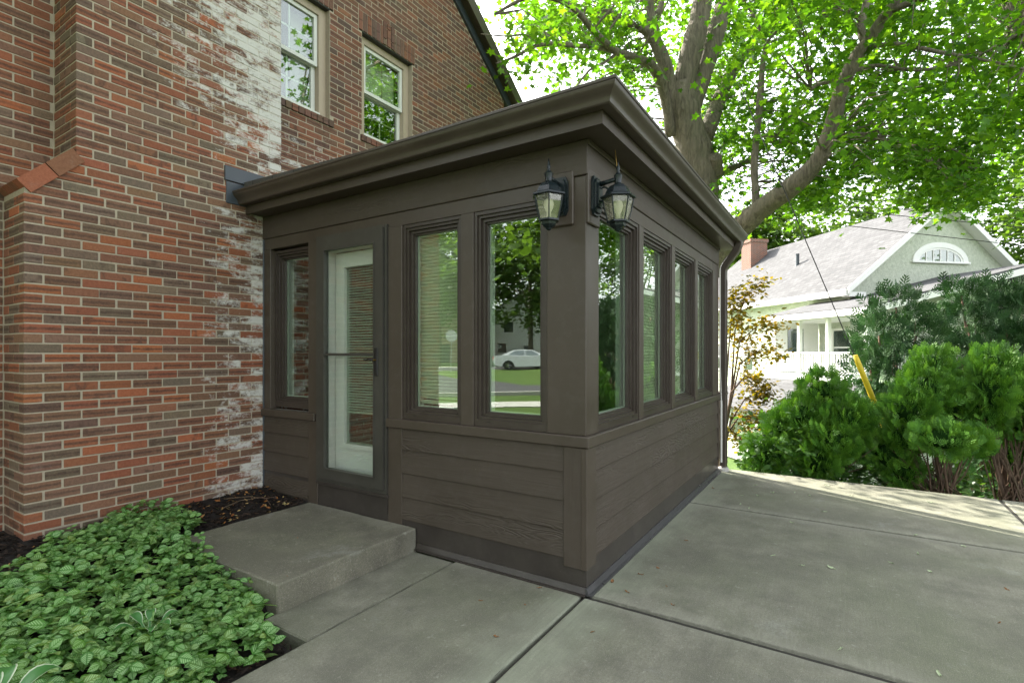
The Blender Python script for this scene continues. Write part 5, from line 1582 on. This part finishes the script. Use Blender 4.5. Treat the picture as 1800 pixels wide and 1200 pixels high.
far_tree('broadleaf_tree', 'tall tree past the picture edge, mirrored in the first side window', gp(2250, 19), 11, 3.8, 6000, .30, group=G_BK)
far_tree('broadleaf_tree', 'leafy tree past the picture edge nearest the patio, mirrored in the side windows', gp(2150, 14), 6.5, 2.3, 5000, .22, group=G_BK)

# across the street (in the front windows' reflections)
def sp(d, t, dz=0.0):
    p = st(d, t); return (p[0], p[1], float(ground_z(p[0], p[1])) + dz)
def mir(px, d):         # where something must stand to be mirrored by the front windows at picture column px
    p = CPOS + (FWD + RGT * (px - 900) / FPX) * d
    x = 2 * XF - p[0]; return (x, p[1], float(ground_z(x, p[1])))
G_ST = 'street trees mirrored in the front windows'
far_tree('street_tree', 'big shade tree on the front lawn behind the viewer', (-7.5, 1.5, float(ground_z(-7.5, 1.5))), 12.5, 5.2, 11000, .26, group=G_ST, trunk=.3)  # added out of view so its crown blocks skylight on the front
for px, d, h, r, lab in ((770, 44, 13, 4.6, 'street tree mirrored at the top of the narrower front window'), (860, 40, 12, 4.4, 'street tree mirrored in the wide front window above the car boot'), (930, 46, 14, 5.0, 'street tree mirrored in the wide front window above the car roof'),
                         (985, 42, 12, 4.5, 'street tree mirrored behind the front lantern'), (820, 58, 16, 6.0, 'tall street tree mirrored between the two front windows'), (1080, 45, 13, 5.0, 'street tree further down the road'), (700, 50, 13, 5.0, 'street tree further up the road')):
    far_tree('street_tree', lab, mir(px, d), h, r, 4200, .45, group=G_ST)

# ================================================================== STREET THINGS (mirrored)
def house_simple(name, label, loc, rz, w, dp, h, wallm, roofm):
    t = thing(name, label, 'house', loc, rz)
    mb = MB(); mb.box(-w / 2, w / 2, 0, dp, -.3, h); mb.prism([(-w / 2, h), (w / 2, h), (0, h + w * .36)], .001, dp, lambda a, b, d: (a, d, b)); mb.build('wall', M[wallm], t)
    for s in (-1, 1):
        mb = MB(); mb.prism([(0, h + w * .36 + .03), (s * (w / 2 + .4), h - .26), (s * (w / 2 + .4), h - .10), (0, h + w * .36 + .2)], -.4, dp + .4, lambda a, b, d: (a, d, b)); mb.build('roof', M[roofm], t)
    for x, z in ((-w * .3, 1.0), (w * .3, 1.0), (-w * .22, h - 1.6), (w * .22, h - 1.6)):
        wi = bpy.data.objects.new('window', None); COL.objects.link(wi); wi.parent = t; wi.location = (x, 0, z)
        fn = lambda s, n, zz: (s, -n, zz)
        ring(MB(), fn, -.6, .6, 0, 1.4, .1, 0, .05).build('casing', M['white_trim'], wi)
        mb = MB(); mb.box(-.5, .5, .005, .02, .1, 1.3, 0, fn); mb.build('pane', M['glass_far'], wi)
    mb = MB(); mb.box(-.5, .5, -.06, 0, 0, 2.1, .01); mb.build('door', M['slate_paint'], t)
def facing(p): return math.atan2(-p[1], (2 * XF) - p[0]) + math.pi / 2
p = mir(782, 58); house_simple('far_house', 'pink-sided house mirrored in the narrower front window', p, facing(p), 9, 9, 4.6, 'siding_pink', 'shingle_dark')
p = mir(925, 62); house_simple('far_house', 'white-sided house mirrored behind the parked car', p, facing(p), 10, 9, 5.2, 'siding_white', 'shingle_pale')
# road sign seen from behind
p = mir(791, 33)
t = thing('road_sign', 'bare aluminium back of a road sign mirrored in the narrower front window', 'sign', p, facing(p))
mb = MB(); mb.box(-.025, .025, -.025, .025, -.1, 2.75); mb.build('post', M['sign_back'], t)
mb = MB(); mb.prism([(.40 * math.cos(math.pi / 8 + k * math.pi / 4), 2.3 + .40 * math.sin(math.pi / 8 + k * math.pi / 4)) for k in range(8)], -.034, -.026, lambda a, b, d: (a, d, b)); mb.build('plate', M['sign_back'], t)

# silver saloon parked across the street
def car():
    loc = mir(925, 35.5); rz = math.atan2(T_ST[1], T_ST[0]) + math.pi
    # nose points along local +x
    t = thing('parked_car', 'silver saloon car parked across the street, mirrored in the wide front window', 'car', loc, rz)
    prof_lo = [(-2.30, .45), (-2.34, .70), (-2.25, .92), (-1.75, .98), (-.6, .96), (.6, .95), (1.35, .90), (1.95, .78), (2.30, .62), (2.36, .45), (2.25, .26), (1.78, .22), (1.72, .40), (1.58, .58), (1.38, .65), (1.18, .58), (1.04, .40), (.98, .22), (-.98, .22), (-1.04, .40), (-1.18, .58), (-1.38, .65), (-1.58, .58), (-1.72, .40), (-1.78, .22), (-2.2, .26)]
    def section(mb, prof, ws):
        n = len(prof); vs = []
        for s in ws:
            for x, z in prof: vs.append((x * (1 - .02 * abs(s) ** 2), s * (.88 - .10 * max(0, z - .6) - .05 * max(0, abs(x) - 1.6)), z))
        fs = []
        for i in range(len(ws) - 1):
            for k in range(n): fs.append((i * n + k, i * n + (k + 1) % n, (i + 1) * n + (k + 1) % n, (i + 1) * n + k))
        fs += [tuple(range(n)), tuple((len(ws) - 1) * n + k for k in range(n))]
        mb.add(vs, fs); return mb
    bd = section(MB(), prof_lo, (-1, -.93, .93, 1)).build('body', M['silver'], t, angle=40)
    roof = [(-1.75, .97), (-1.05, 1.34), (-.3, 1.43), (.25, 1.40), (1.15, .95)]
    def tap(x, s, z): return (x, s * (.82 - .38 * (z - .95)), z)
    mb = MB(); n = len(roof); vs = [tap(x, s, z) for s in (-1, 1) for x, z in roof]
    fs = [(k, k + 1, n + k + 1, n + k) for k in range(n - 1)] + [tuple(range(n)), tuple(n + k for k in range(n))]
    mb.add(vs, fs); mb.build('cabin', M['silver'], t, angle=30)
    for s in (-1, 1):
        for q in ([(-1.35, 1.0), (-.98, 1.29), (-.32, 1.37), (-.28, 1.0)], [(-.20, 1.0), (-.24, 1.37), (.22, 1.345), (.88, 1.0)]):
            mb = MB(); vs = [(tap(x, s, z)[0], tap(x, s, z)[1] + s * .006, z) for x, z in q]
            mb.add(vs, [(0, 1, 2, 3)]); mb.build('window', M['glass_far'], t)
        mb = MB(); mb.box(-2.345, -2.20, s * .62 - .14, s * .62 + .14, .66, .84, .02); mb.build('tail_lamp', M['red_lamp'], t)
        mb = MB(); mb.box(2.12, 2.30, s * .62 - .15, s * .62 + .15, .60, .72, .02); mb.build('headlight', M['glass_far'], t)
        mb = MB(); mb.box(.72, .90, s * .90 - .08, s * .90 + .08, .96, 1.08, .03); mb.build('mirror', M['silver'], t)
        for x in (-1.38, 1.38):
            w = bpy.data.objects.new('wheel', None); COL.objects.link(w); w.parent = t; w.location = (x, s * .76, .31)
            mb = MB(); mb.lathe([(.21, -.10), (.30, -.10), (.315, -.06), (.315, .06), (.30, .10), (.21, .10)], 24, lambda a, b, c: (a, c, b)); mb.build('tyre', M['rubber'], w, angle=40)
            mb = MB(); mb.lathe([(.03, s * .09), (.05, s * .085), (.19, s * .06), (.21, s * .09), (.215, s * -.05)], 24, lambda a, b, c: (a, c, b))
            for k in range(5):
                a = k * 2 * math.pi / 5
                mb.tube([(0, s * .095, 0), (.2 * math.cos(a), s * .095, .2 * math.sin(a))], .028, 5)
            mb.build('rim', M['chrome'], w)
    mb = MB(); mb.box(-2.0, 2.0, -.7, .7, .18, .45); mb.build('underbody', M['black'], t)
car()

# ================================================================== WIRES
def wire(name, label, a, b, sag, r=.012, group=None, cat='wire'):
    a = Vector(a); b = Vector(b); n = 16
    pts = [a.lerp(b, i / n) - Vector((0, 0, sag * 4 * (i / n) * (1 - i / n))) for i in range(n + 1)]
    mb = MB(); mb.tube(pts, r, 6); o = mb.build(name, M['wire'], smooth=True); return tag(o, label, cat, group)
G_W = 'overhead wires crossing the gable'
wire('overhead_wire', 'lowest overhead wire, crossing just above the half-round window', at(1270, 372, 17), at(2100, 466, 13), .0, .011, G_W)
wire('overhead_wire', 'second lowest overhead wire crossing the gable', at(1270, 350, 17), at(2100, 428, 13), .0, .011, G_W)
wire('overhead_wire', 'middle overhead wire crossing at the gable apex', at(1270, 352, 17.5), at(2100, 396, 13.5), .0, .010, G_W)
wire('overhead_wire', 'second highest overhead wire near the gable apex', at(1270, 362, 17.5), at(2100, 375, 13.5), .0, .010, G_W)
wire('overhead_wire', 'highest overhead wire, clear of the roof', at(1270, 358, 17.2), at(2100, 340, 13.2), .0, .010, G_W)
gy = thing('guy_wire', 'slanting guy wire with a bright yellow plastic guard among the shrubs', 'guy wire', tuple(at(1568, 790, 6.95)))
mb = MB(); mb.tube([tuple(at(1572, 800, 6.95)), tuple(at(1494, 606, 7.1)), tuple(at(1381, 340, 7.3)), tuple(at(1300, 150, 7.45))], .007, 6); world_child('wire', mb.build('wire', M['wire'], smooth=True), gy)
ga_, gb_ = Vector(at(1503, 624, 7.05)), Vector(at(1562, 768, 6.95))
mb = MB(); mb.tube([ga_, ga_.lerp(gb_, .1), ga_.lerp(gb_, .9), gb_], [.030, .034, .037, .037], 12); gd_ = mb.build('guard', M['guard'], smooth=True); world_child('guard', gd_, gy)
mb = MB(); c = ga_.lerp(gb_, .60); dv = (gb_ - ga_).normalized(); mb.tube([c - dv * .012, c + dv * .012], .042, 12); world_child('clamp', mb.build('clamp', M['black']), gy)

# ================================================================== GROUND COVER
def leaf_ovate():
    v = [(0, 0, 0)]; 
    xs = [.14, .34, .56, .78]; ws = [.26, .37, .33, .19]
    for x, w in zip(xs, ws): v += [(x, -w, .10 * w), (x, 0, -.03), (x, w, .10 * w)]
    v.append((1.0, 0, -.09))
    t = [(0, 1, 2), (0, 2, 3)]
    for i in range(3):
        a = 1 + 3 * i
        t += [(a, a + 3, a + 4), (a, a + 4, a + 1), (a + 1, a + 4, a + 5), (a + 1, a + 5, a + 2)]
    t += [(10, 13, 11), (11, 13, 12)]
    return np.array(v), t
OV, OVT = leaf_ovate()
poly = [(0, 1020), (50, 992), (110, 962), (190, 918), (235, 896), (300, 892), (345, 905), (362, 945), (400, 985), (450, 1000), (470, 1040), (505, 1085), (520, 1112), (470, 1125), (420, 1160), (380, 1185), (330, 1215), (100, 1330), (-350, 1330), (-350, 1120), (-150, 1050)]
pw = np.array([on_z(x, y + (14 if y < 960 else 0), .17)[:2] for x, y in poly])
def inside(px, py, P):
    c = np.zeros(len(px), bool); j = len(P) - 1
    for i in range(len(P)):
        xi, yi = P[i]; xj, yj = P[j]
        c ^= ((yi > py) != (yj > py)) & (px < (xj - xi) * (py - yi) / (yj - yi + 1e-12) + xi); j = i
    return c
def ground_cover():
    N = 3500
    x = RNG.uniform(pw[:, 0].min(), pw[:, 0].max(), N); y = RNG.uniform(max(2.36, pw[:, 1].min()), pw[:, 1].max(), N)
    ok = inside(x, y, pw) & ~((y > YC - .05) & (x > 1.12))
    x = x[ok]; y = y[ok]
    # stems carry whorls of two or four leaves
    parts = []
    hts = .04 + .085 * np.clip(.5 + .5 * np.sin(x * 4.1 + 1) * np.sin(y * 3.7) + RNG.normal(0, .42, len(x)), 0, 1.5)
    keepstep = ~((x > 1.74) & (y > 2.9) & (y < 3.95)); x = x[keepstep]; y = y[keepstep]; hts = hts[keepstep]
    onstep = (x > 1.74) & (y > 2.66) & (y < 3.95)
    base = np.where(onstep, .165, bed_z(x, y)); hts = np.where(onstep, .02 + hts * .4, hts)
    nw = len(x)
    lean = RNG.normal(0, .22, (nw, 2))
    for q in range(4):
        a = RNG.uniform(0, 6.28, nw) if q == 0 else a + math.pi / 2 + RNG.normal(0, .2, nw)
        keep = RNG.random(nw) < (1.0 if q < 3 else .75)
        p = np.stack([x + lean[:, 0] * .1, y + lean[:, 1] * .1, base + hts + (-.014 if q % 2 else 0)], -1)
        ax = np.stack([np.cos(a), np.sin(a), RNG.normal(-.05, .22, nw)], -1)
        nr = np.stack([lean[:, 0] + RNG.normal(0, .42, nw), lean[:, 1] - .2 + RNG.normal(0, .42, nw), np.ones(nw)], -1)
        parts.append(scatter(OV, OVT, p[keep], ax[keep], nr[keep], (RNG.choice([.028, .038, .046, .056, .068], nw) * RNG.uniform(.85, 1.15, nw) * np.where(onstep, .8, 1))[keep]))
    V, T, rn, lc = join_scatter(parts)
    o = big_mesh('ground_cover', V, T, M['lamium'], attrs={'rnd': rn, 'loc': lc}, smooth=True)
    tag(o, 'silver-veined green ground cover spreading over the bed and step edge', 'ground cover', kind='stuff')
ground_cover()
def hosta_plant(label, px, py, n, L, seed):
    random.seed(seed)
    p = on_z(px, py, .06); z = float(bed_z(p[0], p[1]))
    t = thing('hosta', label, 'plant', (p[0], p[1], z), 0, 'variegated hostas in the ground cover')
    for i in range(n):
        a = 2 * math.pi * i / n + random.uniform(-.3, .3); l = L * random.uniform(.75, 1.1); w = l * .21
        vs = []; fs = []; loc = []
        m_ = 9
        for k in range(m_ + 1):
            u = k / m_; r = .03 + l * u; h = .13 + l * .62 * math.sin(u * 2.0) - l * .10 * u
            ww = w * (math.sin(math.pi * min(1, max(0, (u - .22) / .78))) ** .75 if u > .22 else 0) + .006 * (1 - u)
            for s in (-1, -.72, 0, .72, 1):
                vs.append((r * math.cos(a) - s * ww * math.sin(a), r * math.sin(a) + s * ww * math.cos(a), h + abs(s) * ww * .35)); loc.append((u, s, 0))
        for k in range(m_):
            for s in range(4): fs.append((k * 5 + s, k * 5 + s + 1, (k + 1) * 5 + s + 1, (k + 1) * 5 + s))
        o = big_mesh('leaf', np.array(vs), np.array(fs), M['hosta'], t, attrs={'rnd': np.full(len(vs), random.random()), 'loc': np.array(loc)}, smooth=True)
hosta_plant('small white-edged hosta standing among the ground cover', 262, 1136, 6, .10, 3)
hosta_plant('white-edged hosta at the very corner of the picture', -25, 1300, 8, .19, 5)

# ================================================================== FALLEN LEAVES
def leaf_bit(long):
    bm = bmesh.new()
    n = 7; rows = []
    for i in range(n):
        u = i / (n - 1); w = .5 * math.sin(math.pi * (u * .92 + .04)) * (.30 if long else .62) * random.uniform(.8, 1.15)
        zc = .10 * math.sin(u * 5 + random.random() * 3) + .06
        rows.append([bm.verts.new((u - .5, -w, zc + .10 * random.random())), bm.verts.new((u - .5, 0, zc - .02)), bm.verts.new((u - .5, w, zc + .12 * random.random()))])
    for a, b in zip(rows, rows[1:]):
        for k in range(2): bm.faces.new((a[k], a[k + 1], b[k + 1], b[k]))
    me = bpy.data.meshes.new('fallen_leaf'); bm.to_mesh(me); bm.free()
    return me
def litter_leaf(px, py, mat, label, group, size, z=.001):
    p = on_z(px, py, z); me = leaf_bit(random.random() < .6)
    o = link('fallen_leaf', me, mat); o.location = (p[0], p[1], z); o.rotation_euler = (0, 0, random.uniform(0, 6.28)); o.scale = (size,) * 3
    tag(o, label, 'leaf', group)
random.seed(21)
zz = [(657, 440), (720, 440), (780, 428), (930, 440), (650, 475), (685, 492), (990, 505), (858, 550), (780, 683), (900, 723), (1020, 733), (1360, 600), (1555, 645), (1370, 676), (1260, 712), (1418, 748), (1055, 1062), (1455, 1165), (1100, 440), (1420, 468), (1660, 563), (710, 398), (870, 428), (1000, 400)]
for x, y in zz:
    litter_leaf(1020 + x * .43333, 680 + y * .43333, M['fallen_pale'], 'small pale green leaf fallen on the open concrete patio', 'pale fallen leaves on the patio', random.uniform(.035, .055))
for x, y in [(350, 808), (190, 830), (375, 883), (315, 733), (430, 622), (130, 788), (245, 760), (1700, 955), (1730, 820), (400, 480), (410, 490), (425, 470), (440, 462), (470, 440), (480, 425), (510, 400), (540, 410), (330, 575), (365, 540), (50, 992)]:
    litter_leaf(1020 + x * .43333, 680 + y * .43333, M['fallen_brown'], 'small dry brown leaf lying on the patio near the sunroom', 'brown fallen leaves on the patio', random.uniform(.022, .040))
for x, y in [(817, 985), (845, 1055), (948, 1033), (923, 1062), (872, 1118), (905, 1008)]:
    litter_leaf(x, y, M['fallen_brown'], 'small dry brown leaf on the walk in front of the sunroom', 'brown fallen leaves on the walk', random.uniform(.022, .036))
for x, y in [(523, 945), (505, 1012)]:
    litter_leaf(x, y, M['fallen_brown'], 'tiny orange-brown leaf on the concrete step, ' + ('towards the middle' if y < 1000 else 'near its front corner'), 'brown leaves on the step', .018, .157)
